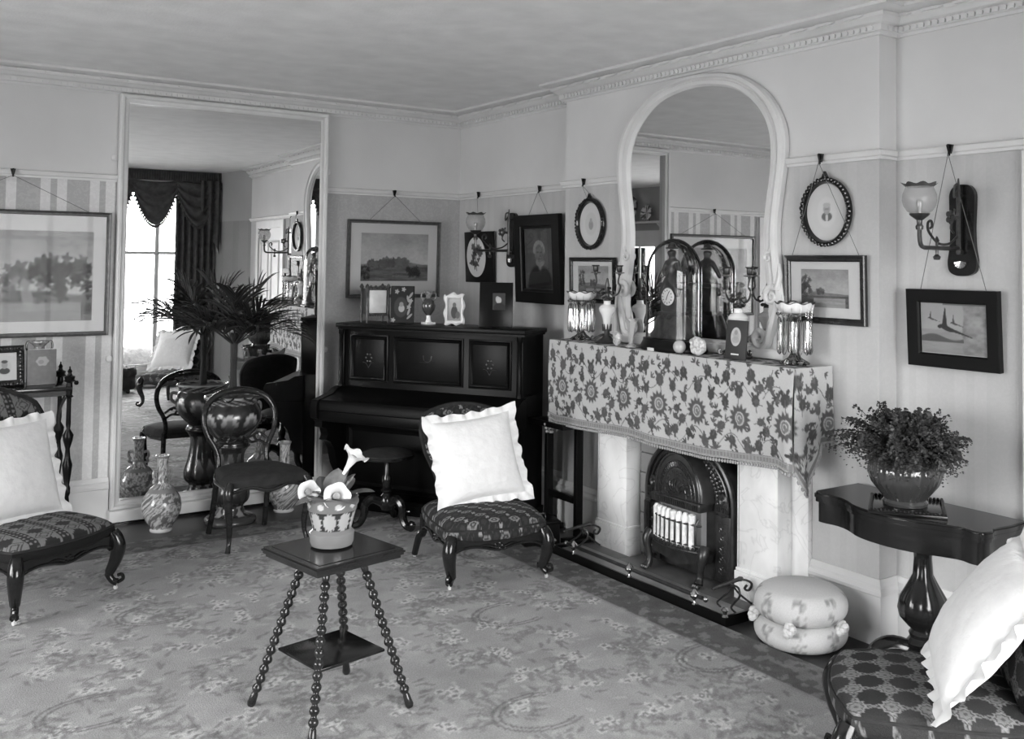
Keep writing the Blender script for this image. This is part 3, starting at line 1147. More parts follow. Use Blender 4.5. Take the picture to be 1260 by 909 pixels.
def gas_lamp(label, loc):
    t = thing('gas_wall_lamp', label, 'wall lamp', loc, -PI / 2, 'gas wall lamps')
    half = spline([(.0, .386), (.034, .380), (.056, .350), (.058, .30), (.054, .20), (.057, .12), (.066, .06), (.058, .02), (.030, .003), (0, 0)], 5)
    out = half + [(-x, z) for x, z in half[-2:0:-1]]
    obj('back_plate', G().prism(out, -.022, 0, 'y'), M_dark, t)
    g = G()
    for k in range(7):
        a = PI * (k + .5) / 7
        g.tube([(0, -.026, .06), (.028 * math.cos(a), -.028, .06 - .028 * math.sin(a))], [.004, .008], 6)
    obj('shell_boss', g, M_brass, t)
    g = G().tube([(0, -.045, .09), (0, -.047, .36), (0, -.045, .41)], [.010, .009, .003], 8)
    g.tube([(0, -.02, .10), (0, -.05, .10)], .011, 8)
    g.tube([(0, -.02, .34), (0, -.05, .34)], .009, 8)
    obj('back_rod', g, M_bronze, t)
    g = G().tube([(0, -.045, .118)] + [(0, -.045 - .21 * i / 4, .115) for i in range(1, 5)] + bez((0, -.27, .115), (0, -.315, .115), (0, -.318, .125), (0, -.318, .19), 6), .009, 8)
    for y in (-.20,):
        g.lathe([(0, -.05), (.012, -.048), (.016, -.036), (.006, -.026), (.006, .02), (.011, .03), (.004, .045), (0, .05)], 10, Matrix.Translation((0, y, .115)))
    obj('gas_arm', g, M_bronze, t)
    g = G()
    for pts in ([(0, -.05, .17), (0, -.11, .135), (0, -.19, .135), (0, -.255, .18), (0, -.262, .215), (0, -.24, .225), (0, -.232, .205), (0, -.245, .195)],
                [(0, -.05, .36), (0, -.075, .33), (0, -.072, .375), (0, -.055, .385)],
                [(0, -.05, .25), (0, -.085, .235), (0, -.10, .20), (0, -.08, .18)],
                [(0, -.05, .30), (0, -.06, .24), (0, -.08, .26), (0, -.075, .28)]):
        g.tube(spline(pts, 5), .0055, 6)
    for k in range(5):
        a = k * 1.25
        g.ball((.0, -.105 + .018 * math.cos(a), .245 + .02 * math.sin(a)), .013, 6, sc=(.6, 1, 1))
    obj('scroll_work', g, M_bronze, t)
    c = Matrix.Translation((0, -.318, 0))
    obj('burner_cup', G().lathe([(0, .185), (.014, .187), (.016, .20), (.010, .21), (.012, .225), (.036, .244), (.040, .252), (.028, .252), (0, .25)], 16, c, rib=lambda a, q: 1 + .06 * math.cos(8 * a) * q), M_bronze, t)
    obj('burner', G().lathe([(0, .25), (.010, .25), (.010, .275), (.014, .285), (.012, .305), (0, .31)], 10, c), M_brass, t)
    sh = [(.030, .250), (.048, .260), (.062, .282), (.068, .305), (.066, .330), (.058, .350), (.054, .360)]
    P = [[(r * math.cos(2 * PI * k / 28), -.318 + r * math.sin(2 * PI * k / 28), z) for k in range(28)] for r, z in sh]
    s = obj('glass_shade', G().grid(P, closed=True), M_shade, t)
    rim = []
    for q in range(4):
        row = []
        for k in range(48):
            a = 2 * PI * k / 48
            r = .055 + .014 * q / 3 + (.006 * q / 3) * math.cos(8 * a)
            row.append((r * math.cos(a), -.318 + r * math.sin(a), .360 + .014 * q / 3 + .004 * math.cos(8 * a) * q / 3))
        rim.append(row)
    obj('shade_rim', G().grid(rim, closed=True), M_rim, s)
    return t


lamp = gas_lamp('brass gas lamp on a dark back plate right of the chimney breast', (XR - .002, 2.375, 1.615))
l2 = copy_tree(lamp)
l2.location = (XR - .002, 5.852, 1.617)
l2['label'] = 'brass gas lamp in the corner between flower plaque and black-framed portrait'

# ================================================================== FIREPLACE
t = thing('mantelpiece', 'white marble mantelpiece with plain square pillars around the iron stove', 'mantelpiece', (XB, 3.866, 0), -PI / 2)
# local x = 3.866 - world y, local y = world x - XB
for s in (-1, 1):
    x0, x1 = sorted((s * .425, s * .685))
    pl = obj('pillar', G().box(x0, x1, -.125, 0, .168, 1.02, .004), M_marble, t)
    obj('plinth', G().box(x0 - .008, x1 + .008, -.135, 0, 0, .160, .003).box(x0 - .005, x1 + .005, -.130, 0, .160, .176, .004), M_marble, pl)
    obj('backing_slip', G().box(min(s * .685, s * .785), max(s * .685, s * .785), -.028, 0, 0, 1.02, .003), M_marble, t)
    obj('inset_line', G().box(x0 + .012, x0 + .016, -.1262, -.12, .18, 1.0), mat('marble_joint', .35, .6), pl)
obj('frieze', G().box(-.70, .70, -.11, 0, .80, 1.14, .004), M_marble, t)
obj('shelf', G().box(-.93, .88, -.25, 0, 1.145, 1.185, .006), M_marble, t)
# tiled slips inside the opening
sl = thing('fireplace_slips', 'grey glazed tiles lining the fire opening beside the stove', 'tiles', (XB - .0215, 3.866, 0), -PI / 2)
M_tile = mat('grey_tile', .24, .25, coat=.3, vary=.1, vs=3)
obj('mortar', G().box(-.42, -.27, .006, .02, .0, .80).box(.33, .42, .006, .02, .0, .80), mat('mortar', .10, .9), sl)
tile = None
for s, (a, b_) in ((-1, (-.419, -.272)), (1, (.332, .419))):
    for k in range(7):
        z = .032 + k * .112
        o = obj('tile', G().box(a, b_, -.004, .012, z, z + .106, .003), M_tile, sl)

h = thing('hearth', 'pale stone hearth slab inside the fender', 'hearth', (3.55, 3.9, 0))
obj('front_slab', G().box(3.30, 3.47, 3.26, 4.58, .002, .030, .003), mat('hearth_stone', .30, .35, vary=.15, vs=8), h, world=True)
obj('inner_slab', G().box(3.472, 3.815, 3.46, 4.24, .002, .029, .002).box(3.472, 3.565, 3.26, 3.459, .002, .029, .002).box(3.472, 3.555, 4.241, 4.58, .002, .029, .002), mat('hearth_tile', .13, .4, vary=.15, vs=8), h, world=True)

# gas stove
t = thing('iron_gas_stove', 'arched cast iron gas stove with white clay radiants in the fireplace', 'stove', (3.62, 3.825, .03), -PI / 2)


def arch(hw, z0, zs, zt, n=20):
    a = [(hw * math.cos(PI * i / n), zs + (zt - zs) * math.sin(PI * i / n)) for i in range(n + 1)]
    return [(hw, z0)] + a + [(-hw, z0)]


obj('body', G().prism(arch(.335, .02, .40, .70), -.01, .17, 'y'), M_iron, t)
g = G()
a = arch(.325, .02, .40, .69, 24)
g.tube([(x, -.014, z) for x, z in a], .015, 8)
a = arch(.292, .10, .40, .655, 24)
g.tube([(x, -.016, z) for x, z in a], .008, 8)
obj('arch_moulding', g, M_iron, t)
# pierced band between outer arch and hood
g = G()
for k in range(33):
    a_ = PI * (k + .5) / 33
    for r, s_ in ((.215, .012), (.240, .013), (.265, .011), (.285, .007)):
        g.ball((r * math.cos(a_), -.016, .40 + (r + .0) * .93 * math.sin(a_)), s_, 6, sc=(1, .7, 1))
obj('pierced_scrollwork', g, M_iron, t, kind='stuff')
# hood: loft from the body out to the smaller front arch
rows = []
for q in range(6):
    f = q / 5
    hw = .195 - .025 * f
    zt = .655 - .015 * f
    rows.append([(x, -.01 - .085 * math.sin(f * PI / 2), z) for x, z in arch(hw, .405, .415, zt, 24)])
obj('hood', G().grid(rows), M_iron, t)
hd = obj('hood_face', G().prism(arch(.17, .40, .415, .64, 24), -.095, -.088, 'y'), M_iron, t)
g = G()
for r in (.222, .185, .150, .092):
    g.tube([(x * .75, -.097, z) for x, z in arch(r, .415, .415, .415 + r, 24)][1:-1], .0065 if r > .2 else .004, 6)
obj('hood_ring', g, M_iron, hd)
g = G()
for k in range(27):
    a_ = PI * (k + .5) / 27
    p0 = (.119 * math.cos(a_), -.0965, .415 + .157 * math.sin(a_))
    p1 = (.134 * math.cos(a_), -.0965, .415 + .178 * math.sin(a_))
    g.tube([p0, p1], .0055, 5)
for k in range(9):
    a_ = PI * (k + .5) / 9
    g.tube(spline([(.02 * math.cos(a_), -.097, .425 + .02 * math.sin(a_)), (.055 * math.cos(a_ + .25), -.1, .42 + .055 * math.sin(a_ + .25)), (.085 * math.cos(a_), -.097, .42 + .085 * math.sin(a_))], 4), .005, 5)
    g.ball((.09 * math.cos(a_), -.097, .418 + .12 * math.sin(a_)), .011, 6, sc=(1, .5, 1))
obj('fan_ornament', g, M_iron, hd, kind='stuff')
obj('lintel', G().box(-.185, .185, -.112, 0, .365, .412, .008), M_iron, t)
g = G()
for k in range(24):
    x = -.165 + .33 * k / 23
    g.box(x - .005, x + .005, -.118, -.11, .374, .402)
obj('fluting', g, M_iron, t, kind='stuff')
# fire basket
obj('firebox_back', G().box(-.175, .135, -.050, -.012, .14, .37), mat('fireclay', .3, .95), t)
M_clay = mat('clay_radiant', .80, .9, bump=.6, bs=60, vary=.15, vs=40)
for k in range(8):
    x = -.150 + .272 * k / 7
    y = -.085 - .035 * math.cos(x / .19 * PI / 2)
    obj('clay_radiant', G().lathe([(0, .165), (.019, .165), (.021, .20), (.019, .28), (.021, .335 + .012 * math.sin(k * 2)), (.010, .352), (0, .354)], 8, Matrix.Translation((x, y, 0))), M_clay, t)
for k in range(9):
    x = -.172 + .325 * k / 8
    y = -.088 - .045 * math.cos(x / .2 * PI / 2)
    obj('basket_bar', G().tube([(x, y + .01, .165), (x, y - .004, .20), (x, y - .004, .30), (x, y + .018, .325)], .0055, 6), M_iron, t)
g = G()
for z, r in ((.165, .012), (.30, .006), (.195, .006)):
    g.tube([(-.185 + .37 * k / 12, -.088 - .047 * math.cos((-.185 + .37 * k / 12) / .21 * PI / 2), z) for k in range(13)], r, 8)
obj('basket_rail', g, M_iron, t)
g = G()
for k in range(14):
    x = -.175 + .35 * k / 13
    g.ball((x, -.10 - .047 * math.cos(x / .21 * PI / 2), .18), .012, 6, sc=(1, .6, 1))
obj('basket_tracery', g, M_iron, t, kind='stuff')
obj('ash_pan', G().prism([(-.20, .155), (.20, .155), (.17, .10), (.05, .085), (0, .065), (-.05, .085), (-.17, .10)], -.10, .0, 'y'), M_iron, t)
for s in (-1, 1):
    g = G().tube(spline([(s * .205, -.09, .20), (s * .212, -.115, .155), (s * .20, -.115, .10), (s * .192, -.112, .05), (s * .196, -.125, .02)], 4), [.026, .028, .028, .027, .026, .024, .022, .020, .018, .017, .017, .018, .018, .02, .022, .023, .024], 10)
    for q in (-1, 0, 1):
        g.ball((s * .196 + q * .014, -.145, .014), .013, 8)
    obj('paw_foot', g, M_iron, t)
    g = G().box(s * .262 - .055, s * .262 + .055, -.026, -.008, .03, .36, .004)
    sp = obj('side_panel', g, M_iron, t)
    obj('panel_frame', G().ring(rect(.084, .28, s * .262, .185), rect(.068, .264, s * .262, .185), [(0, -.02), (.5, -.028), (1, -.02)]), M_iron, sp)
    g = G()
    for k in range(5):
        z = .085 + .05 * k
        for q in (-1, 1):
            g.tube(spline([(s * .262 + q * .003, -.025, z - .02), (s * .262 + q * .022, -.026, z - .006), (s * .262 + q * .015, -.026, z + .012), (s * .262 + q * .006, -.025, z + .004)], 4), .0035, 5)
        g.ball((s * .262, -.024, z + .018), .006, 6)
    obj('fretwork', g, M_iron, sp, kind='stuff')
    obj('rosette', G().lathe([(0, 0), (.036, 0), (.034, .008), (.022, .012), (.012, .006), (0, .012)], 16, Matrix.Translation((s * .262, -.018, .435)) @ Matrix.Rotation(PI / 2, 4, 'X'), rib=lambda a, q: 1 + .07 * math.cos(8 * a)), M_iron, t)
    g = G().prism([(s * .262 - .045, .41), (s * .262 + .045, .41), (s * .262 + .045, .375), (s * .262, .35), (s * .262 - .045, .375)], -.03, -.01, 'y')
    for q in range(6):
        g.box(s * .262 - .036 + q * .0145 - .003, s * .262 - .036 + q * .0145 + .003, -.035, -.03, .378, .402)
    obj('capital', g, M_iron, t)
obj('gas_pipe', G().tube([(-.24, -.06, .34), (-.275, -.06, .345), (-.285, -.06, .335), (-.285, -.06, .05), (-.27, -.06, .035), (-.235, -.06, .06)], .011, 8), M_iron, t)

# fender
t = thing('hearth_fender', 'low black hearth fender with a rail and brass knobs', 'fender', (3.29, 3.92, 0))
g = G()
sec = [(0, 0), (.022, 0), (.022, .012), (.014, .02), (.014, .036), (.02, .044), (.0, .048)]
g.path([(3.56, 3.235), (3.285, 3.235), (3.285, 4.605), (3.56, 4.605)], [(o, z + .001) for o, z in sec])
obj('kerb', g, M_black, t, world=True)
obj('rail', G().tube([(3.292, 3.39, .088), (3.292, 4.46, .088)], .010, 10), M_iron, t, world=True)
for y in (3.445, 3.925, 4.405):
    g = G().lathe([(0, .046), (.014, .046), (.006, .056), (.006, .066), (.020, .078), (.024, .089), (.020, .10), (.010, .108), (.004, .116), (0, .118)], 14, Matrix.Translation((3.292, y, 0)))
    obj('rail_post', g, M_brass if y < 4.4 else M_steel, t, world=True)
for y in (3.37, 4.475):
    obj('rail_knob', G().ball((3.292, y, .088), .014, 10), M_brass, t, world=True)
for y in (3.245, 4.595):
    obj('corner_knob', G().lathe([(0, .045), (.016, .045), (.008, .055), (.010, .065), (.018, .075), (.010, .085), (0, .088)], 12, Matrix.Translation((3.292, y, 0))), M_brass, t, world=True)


def fire_dog(label, loc):
    t = thing('fire_dog', label, 'fire dog', loc, 0, 'fire dogs on the hearth')
    obj('baton', G().tube([(-.115, 0, .148), (-.10, 0, .15), (-.095, 0, .152), (.07, 0, .166), (.085, 0, .167), (.10, 0, .168)], [.006, .012, .010, .012, .016, .010], 10), M_bronze, t)
    g = G()
    for s in (-1, 1):
        g.tube(spline([(.0, s * .01, .155), (.045, s * .025, .13), (.04, s * .04, .085), (.0, s * .045, .06), (-.03, s * .05, .035), (.0, s * .055, .0)], 4), .006, 6)
    g.tube(spline([(.08, 0, .162), (.13, 0, .15), (.17, 0, .12), (.15, 0, .085), (.12, 0, .10), (.135, 0, .12)], 5), .007, 6)
    g.tube(spline([(.03, 0, .15), (.06, 0, .10), (.11, 0, .05), (.17, 0, .0)], 5), .006, 6)
    obj('scroll_legs', g, M_iron, t)
    return t


d1 = fire_dog('brass-topped fire dog at the right end of the hearth near the pouffe', (3.40, 3.33, .031))
d1.scale = (.92, .92, .78)
d2 = copy_tree(d1)
d2.location = (3.395, 4.50, .031)
d2['label'] = 'brass-topped fire dog at the left end of the hearth by the patterned chair'
# rolled paper beside the right pillar
tag(obj('paper_spill', G().prism([(0, 0), (.06, .0), (.075, .07), (.03, .10), (-.02, .05)], 3.30, 3.318, 'y', Matrix.Translation((3.575, -.06, .03))), M_white), 'scrap of white paper behind the right fire dog', 'paper')

# ------------------------------------------------------------------ mantel cloth
CF = 3.428  # front plane
W_, H_ = 1.88, .50
cvc = Canvas(W_ + .30, H_, .0042, .45)
rr = random.Random(8)


def motif(x, y):
    D, D2 = .055, .085
    cvc.ell(x, y, .060, .060, D2, 0, 1, 14, .14)
    cvc.ell(x, y, .034, .034, .16)
    for a0 in (0,):
        cvc.line([(x + .026 * math.cos(k * .3), y + .030 * math.sin(k * .3)) for k in range(22)], .006, .42)
    cvc.line([(x + .012 * math.cos(k * .5), y + .014 * math.sin(k * .5)) for k in range(10)], .005, .42)


def blossom(x, y, s, a, v=.075):
    cvc.ell(x, y, .021 * s, .018 * s, v, a, 1, 9, .07)
    for q in (-.5, .5):
        cvc.ell(x + .026 * s * math.cos(a + q), y + .026 * s * math.sin(a + q), .010 * s, .006 * s, v, a + q)
    cvc.line([(x, y), (x - .04 * s * math.cos(a), y - .04 * s * math.sin(a))], .005, .11)


def sprig(x, y, a, v=.07):
    for q in (-.7, 0, .7):
        cvc.ell(x + .014 * math.cos(a + q), y + .014 * math.sin(a + q), .015, .005, v, a + q)


for k in range(-1, 9):
    x = .14 + k * .285
    # vine
    cvc.line([(x + i * .02 - .14, .36 + .05 * math.sin(i * .45 + k)) for i in range(15)], .0045, .12)
    cvc.line([(x + i * .02 - .14, .11 + .05 * math.sin(i * .45 + 1 + k)) for i in range(15)], .0045, .12)
    motif(x, .235)
    for dx, dy, s, a in ((-.09, .30, 1, 1.9), (-.115, .19, 1.05, 4.0), (-.06, .12, 1.0, 5.2), (.055, .10, 1.1, 2.2), (.115, .13, 1.1, 4.4), (.10, .33, 1.1, 1.4), (.0, .36, 1.25, 1.57), (-.10, .42, 1.15, 4.6), (.06, .44, 1.15, 4.7), (.135, .235, .9, .3), (-.05, .03, 1.0, 1.0), (.11, .02, 1.0, 2.0), (.135, .40, .8, 2.5)):
        blossom(x + dx + rr.uniform(-.008, .008), dy + rr.uniform(-.008, .008), s * 1.22, a + rr.uniform(-.3, .3), rr.uniform(.05, .10))
    for q in range(34):
        px_, py_ = x + rr.uniform(-.14, .14), rr.uniform(.0, .5)
        if math.hypot(px_ - x, py_ - .235) < .075: continue
        sprig(px_, py_, rr.random() * 6.28, rr.uniform(.06, .12))

ybot = np.array([4.85, 4.80, 4.48, 4.12, 3.85, 3.55, 3.3, 3.06, 2.96])
zbot = np.array([.725, .715, .722, .738, .722, .722, .735, .755, .735])
t = thing('mantel_cloth', 'cream mantel cloth printed with dark flowers and fringed with bobbles', 'cloth', (3.56, 3.9, 1.19))
# front drop
nx, ny = 440, 116
yy = np.linspace(4.85, 2.96, nx)
zb = np.interp(-yy, -ybot, zbot)
tt = np.linspace(0, 1, ny)
TT, YY = np.meshgrid(tt, yy, indexing='ij')
ZB = np.interp(-YY, -ybot, zbot)
ZZ = 1.192 + (ZB - 1.192) * TT
fold = np.sin(YY * 13) * .5 + np.sin(YY * 29 + 1) * .3 + 1.8 * np.exp(-((YY - 2.99) / .03) ** 2) - 1.0 * np.exp(-((YY - 4.82) / .04) ** 2)
XX = CF - .014 * TT * (fold * .7) - .010 * np.sin(TT * PI)


def samp(cv, x, y):
    i = np.clip((x / cv.w * (cv.nx - 1)).astype(int), 0, cv.nx - 1)
    j = np.clip((y / cv.h * (cv.ny - 1)).astype(int), 0, cv.ny - 1)
    return cv.A[j, i]


C_ = samp(cvc, 4.85 - YY, .5 - (1.192 - ZZ) * 1.0)
band = (TT > .93)
C_ = np.where(band, .20 + .08 * (np.sin(YY * 300) > 0), C_)
obj('front_drop', G().grid(np.stack([XX, YY, ZZ], -1), c=C_), M_cloth, t, world=True, col=True, fix=False)
# top on the shelf
X2, Y2 = np.meshgrid(np.linspace(CF, XB - .062, 40), np.linspace(4.85, 2.96, 300), indexing='ij')
obj('top_cover', G().grid(np.stack([X2, Y2, np.full_like(X2, 1.1925)], -1), c=samp(cvc, 4.85 - Y2, .25 + (X2 - CF))), M_cloth, t, world=True, col=True, fix=False)
# side drops with hanging corner folds
for side, y0 in (('left', 4.85), ('right', 2.96)):
    sg = 1 if side == 'left' else -1
    sx = np.linspace(0, XB - CF - .006, 60)
    T3, S3 = np.meshgrid(np.linspace(0, 1, 90), sx, indexing='ij')
    f = S3 / (XB - CF)
    zb3 = np.where(f < .30, .735 - .10 * np.sin(f / .30 * PI / 2), .635 + .20 * np.clip((f - .30) / .35, 0, 1))
    zb3 = np.where(f > .65, .84 + .02 * (f - .65), zb3)
    if side == 'left': zb3 = zb3 + .02
    Z3 = 1.192 + (zb3 - 1.192) * T3
    Y3 = y0 + sg * (.012 * T3 * np.sin(f * 14) + .02 * T3 * np.exp(-((f - .25) / .12) ** 2))
    C3 = samp(cvc, 1.9 + S3, .5 - (1.192 - Z3))
    C3 = np.where(T3 > .93, .2, C3)
    obj('side_drop', G().grid(np.stack([CF + S3, Y3, Z3], -1), c=C3), M_cloth, t, world=True, col=True, fix=False)
    g = G()
    for k in range(0, 60, 4):
        g.ball((CF + S3[-1, k], Y3[-1, k], Z3[-1, k] - .012), .0085, 6, sc=(1, 1, 1.3))
    g.tube([(CF + S3[-1, k], Y3[-1, k] + sg * .003, Z3[-1, k]) for k in range(60)], .006, 6)
    obj('side_fringe', g, M_fringe, t, world=True, kind='stuff')
g = G()
for k in range(0, nx, 4):
    p = (XX[-1, k], YY[-1, k], ZZ[-1, k])
    g.tube([p, (p[0], p[1], p[2] - .012)], .002, 4)
    g.ball((p[0], p[1], p[2] - .017), .0075, 6, sc=(1, 1, 1.25))
g.tube([(XX[-1, k] - .003, YY[-1, k], ZZ[-1, k]) for k in range(0, nx, 4)], .006, 6)
g.tube([(XX[-8, k] - .003, YY[-8, k], ZZ[-8, k]) for k in range(0, nx, 4)], .003, 6)
obj('bobble_fringe', g, M_fringe, t, world=True, kind='stuff')
g = G()
rr = random.Random(3)
for k in range(16):
    g.ball((CF + .01 + rr.uniform(-.02, .03), 4.86 + rr.uniform(-.02, .02), .70 - rr.uniform(.0, .07)), .010, 6)
obj('tassel', g, M_fringe, t, world=True, kind='stuff')

# black trestle table in the gap between piano and mantelpiece
t = thing('trestle_table', 'narrow black trestle table between the piano and the mantelpiece', 'table', (3.55, 4.84, 0))
obj('top', G().box(3.415, 3.683, 4.685, 5.045, .668, .700, .004), M_black, t, world=True)
for y in (4.70, 5.005):
    lg = obj('leg', G().box(3.528, 3.578, y, y + .03, .03, .668, .003), M_black, t, world=True)
    o = obj('foot_rail', G().box(3.44, 3.66, y - .005, y + .035, 0, .035, .004), M_black, lg)
    o.matrix_parent_inverse = wmat(t).inverted() @ wmat(t)
obj('stretcher', G().box(3.54, 3.566, 4.73, 5.005, .215, .255, .003), M_black, t, world=True)

# ================================================================== PIANO
PR = -1.0275  # rotation: local x along the keyboard, -y towards the room
pc = Vector((3.032, 5.6555, .0125))          # middle of the front plane on the floor
t = thing('upright_piano', 'black upright piano standing across the corner with its lid closed', 'piano', pc, PR)
hw = .685
obj('case', G().box(-hw, hw, .012, .30, .05, 1.19, .003), M_piano, t)
obj('top_lid', G().box(-.705, .705, -.018, .315, 1.19, 1.220, .006).box(-.695, .695, -.006, .305, 1.178, 1.19), M_piano, t)
for s in (-1, 1):
    obj('end_stile', G().box(s * hw - .045 if s > 0 else s * hw, s * hw if s > 0 else s * hw + .045, -.005, .30, .80, 1.18, .003), M_piano, t)
    obj('half_column', G().lathe([(0, .80), (.020, .80), (.020, .82), (.013, .83), (.013, 1.14), (.02, 1.15), (.02, 1.178), (0, 1.178)], 12, Matrix.Translation((s * (hw - .022), -.006, 0))), M_piano, t)
# upper panels
for x0, x1 in ((-.60, -.30), (-.26, .26), (.30, .60)):
    cx, w = (x0 + x1) / 2, x1 - x0
    p = obj('upper_panel', G().box(x0, x1, .004, .014, .84, 1.15, .002), M_piano, t)
    obj('panel_moulding', G().ring(rect(w - .02, .29, cx, .995), rect(w - .065, .245, cx, .995), [(0, .004), (.3, -.012), (.7, -.008), (1, .004)]), M_piano, p)
    g = G()
    if w < .4:
        for k in range(6):
            a = k * 1.05
            g.ball((cx + .022 * math.cos(a), .003, .995 + .026 * math.sin(a)), .008, 6, sc=(1, .3, 1))
        for q in (-1, 1):
            g.tube(spline([(cx, .003, .93), (cx + q * .02, .002, .96), (cx + q * .045, .003, .965)], 4), .003, 5)
    else:
        g.tube(spline([(cx - .03, .003, 1.03), (cx - .025, .002, 1.0), (cx, .001, .99), (cx + .025, .002, 1.0), (cx + .03, .003, 1.03)], 5), .003, 5)
        g.tube([(cx - .06, .002, .985), (cx + .06, .002, .985)], .002, 5)
    obj('inlay', g, M_bronze, p)
# keyboard part
kb = obj('key_bed', G().box(-.70, .70, -.25, .012, .60, .665, .004), M_piano, t)
fall = [(-.25, .668), (-.25, .715), (-.235, .735), (-.10, .755), (.0, .80), (.012, .80), (.012, .668)]
obj('fallboard', G().prism(fall, -.655, .655, 'x'), M_piano, t)
for s in (-1, 1):
    a, b_ = sorted((s * .655, s * .705))
    ch = [(.012, .62), (.012, .80), (-.05, .79), (-.10, .762), (-.20, .745), (-.262, .735), (-.275, .70), (-.27, .62), (-.22, .60)]
    obj('cheek', G().prism(ch, a, b_, 'x'), M_piano, t)
    tr_ = [(.012, .60), (-.235, .60), (-.24, .56), (-.19, .545), (-.17, .50), (-.19, .47), (-.14, .45), (-.10, .40), (-.07, .30), (-.03, .24), (.012, .22)]
    obj('truss', G().prism(tr_, s * .665 - .028, s * .665 + .028, 'x'), M_piano, t)
lo = obj('lower_panel', G().box(-.62, .62, .0, .012, .13, .56, .003), M_piano, t)
obj('panel_moulding', G().ring(rect(1.2, .40, 0, .345), rect(1.13, .33, 0, .345), [(0, .0), (.4, -.012), (1, .0)]), M_piano, lo)
obj('plinth', G().box(-.70, .70, -.03, .30, 0, .09, .005), M_piano, t)
for x in (-.07, .07):
    obj('pedal', G().box(x - .018, x + .018, -.10, -.02, .045, .056, .003), M_brass, t)

# piano stool
t = thing('piano_stool', 'round dark piano stool on three scrolled legs beside the patterned chair', 'stool', (2.735, 5.60, .012), .5)
obj('seat', G().lathe([(0, .415), (.13, .415), (.15, .42), (.165, .432), (.165, .446), (.155, .452), (.13, .462), (.06, .470), (0, .472)], 36), M_velvet, t)
obj('seat_rim', G().tube([(.163 * math.cos(2 * PI * k / 36), .163 * math.sin(2 * PI * k / 36), .430) for k in range(36)], .010, 8, closed=True), M_dark, t)
obj('column', G().lathe([(0, .10), (.03, .10), (.045, .13), (.05, .16), (.035, .19), (.025, .205), (.036, .215), (.036, .225), (.022, .24), (.030, .27), (.03, .30), (.018, .32), (.018, .415), (0, .415)], 20), M_dark, t)
for k in range(3):
    a = k * 2 * PI / 3 - 1.75
    T = Matrix.Rotation(a, 4, 'Z')
    pts = spline([(.03, 0, .15), (.09, 0, .175), (.135, 0, .14), (.14, 0, .08), (.17, 0, .03), (.215, 0, .022), (.225, 0, .045), (.205, 0, .05)], 4)
    n = len(pts)
    obj('leg', G().tube(pts, [.030 - .014 * i / n for i in range(n)], 8, T).ball((.21, 0, .014), .016, 8, T), M_dark, t)

# ================================================================== CHAIRS
def pat_center(X, Y):
    """pale diamonds and quatrefoils round dark hexagons"""
    p = .112
    A = np.full_like(X, .020)
    for ox, oy in ((0, 0), (.5, .5)):
        u = (X / p - ox) % 1 - .5
        v = (Y / p - oy) % 1 - .5
        hx = np.maximum(np.abs(u) * 1.0, np.abs(u) * .5 + np.abs(v) * .87)
        A = np.where((hx < .27) & (hx > .245), .055, A)
        A = np.where(hx < .12, .034, A)
        # diamond half way along x
        u2 = (X / p - ox - .5) % 1 - .5
        d = np.abs(u2) / .24 + np.abs(v) / .17
        d = np.maximum(d * .85, np.abs(v) / .12)
        A = np.where((d < 1) & (d > .62), .21, A)
        A = np.where(d <= .62, .04, A)
        A = np.where(d < .28, .20, A)
        # quatrefoil between rows
        u3 = (X / p - ox - .25) % 1 - .5
        v3 = (Y / p - oy - .25) % 1 - .5
        r = np.hypot(u3, v3) / (1 + .35 * np.cos(4 * np.arctan2(v3, u3) + PI))
        A = np.where(r < .085, .27, A)
    return A


def pat_left(X, Y):
    """dark dotted bands between pale stripes with stepped crosses"""
    p = .150
    u = ((X / p) % 1 - .5) * p
    au = np.abs(u)
    A = np.full_like(X, .155)
    v = ((Y / .125) % 1 - .5) * .125
    av = np.abs(v)
    for hw, hh in ((.040, .010), (.028, .020), (.016, .032)):
        A = np.where((au < hw) & (av < hh), .022, A)
    v2 = (((Y + .0625) / .125) % 1 - .5) * .125
    dia = np.abs(v2) + au * .8
    A = np.where((dia > .016) & (dia < .023), .045, A)
    A = np.where((dia > .034) & (dia < .040) & (au > .01), .045, A)
    A = np.where(au > .052, .022, A)
    dot = np.hypot(au - .0635, ((Y / .024) % 1 - .5) * .024)
    A = np.where(dot < .0062, .17, A)
    return A


def pat_right(X, Y):
    """eight-pointed stars joined by a knotted lattice on dark squares"""
    p = .098
    u = (X / p) % 1 - .5
    v = (Y / p) % 1 - .5
    A = np.full_like(X, .018)
    band = (np.floor(Y / p + .5) % 2) > .5
    A = np.where(band, .030, A)
    for a, b in ((u, v), (v, u)):
        w1 = .085 * np.sin(2 * PI * b)
        for sg in (-1, 1):
            dd = np.abs(a + sg * w1)
            A = np.where(dd < .036, .16, A)
            A = np.where(dd < .012, .10, A)
    d1 = np.maximum(np.abs(u), np.abs(v))
    d2 = (np.abs(u) + np.abs(v)) / 1.414
    st = np.minimum(d1, d2)
    A = np.where(st < .235, .20, A)
    A = np.where((st < .185) & (st > .150), .05, A)
    A = np.where(st < .150, .16, A)
    A = np.where(st < .05, .07, A)
    return A


M_caster = mat('china_caster', .55, .3)


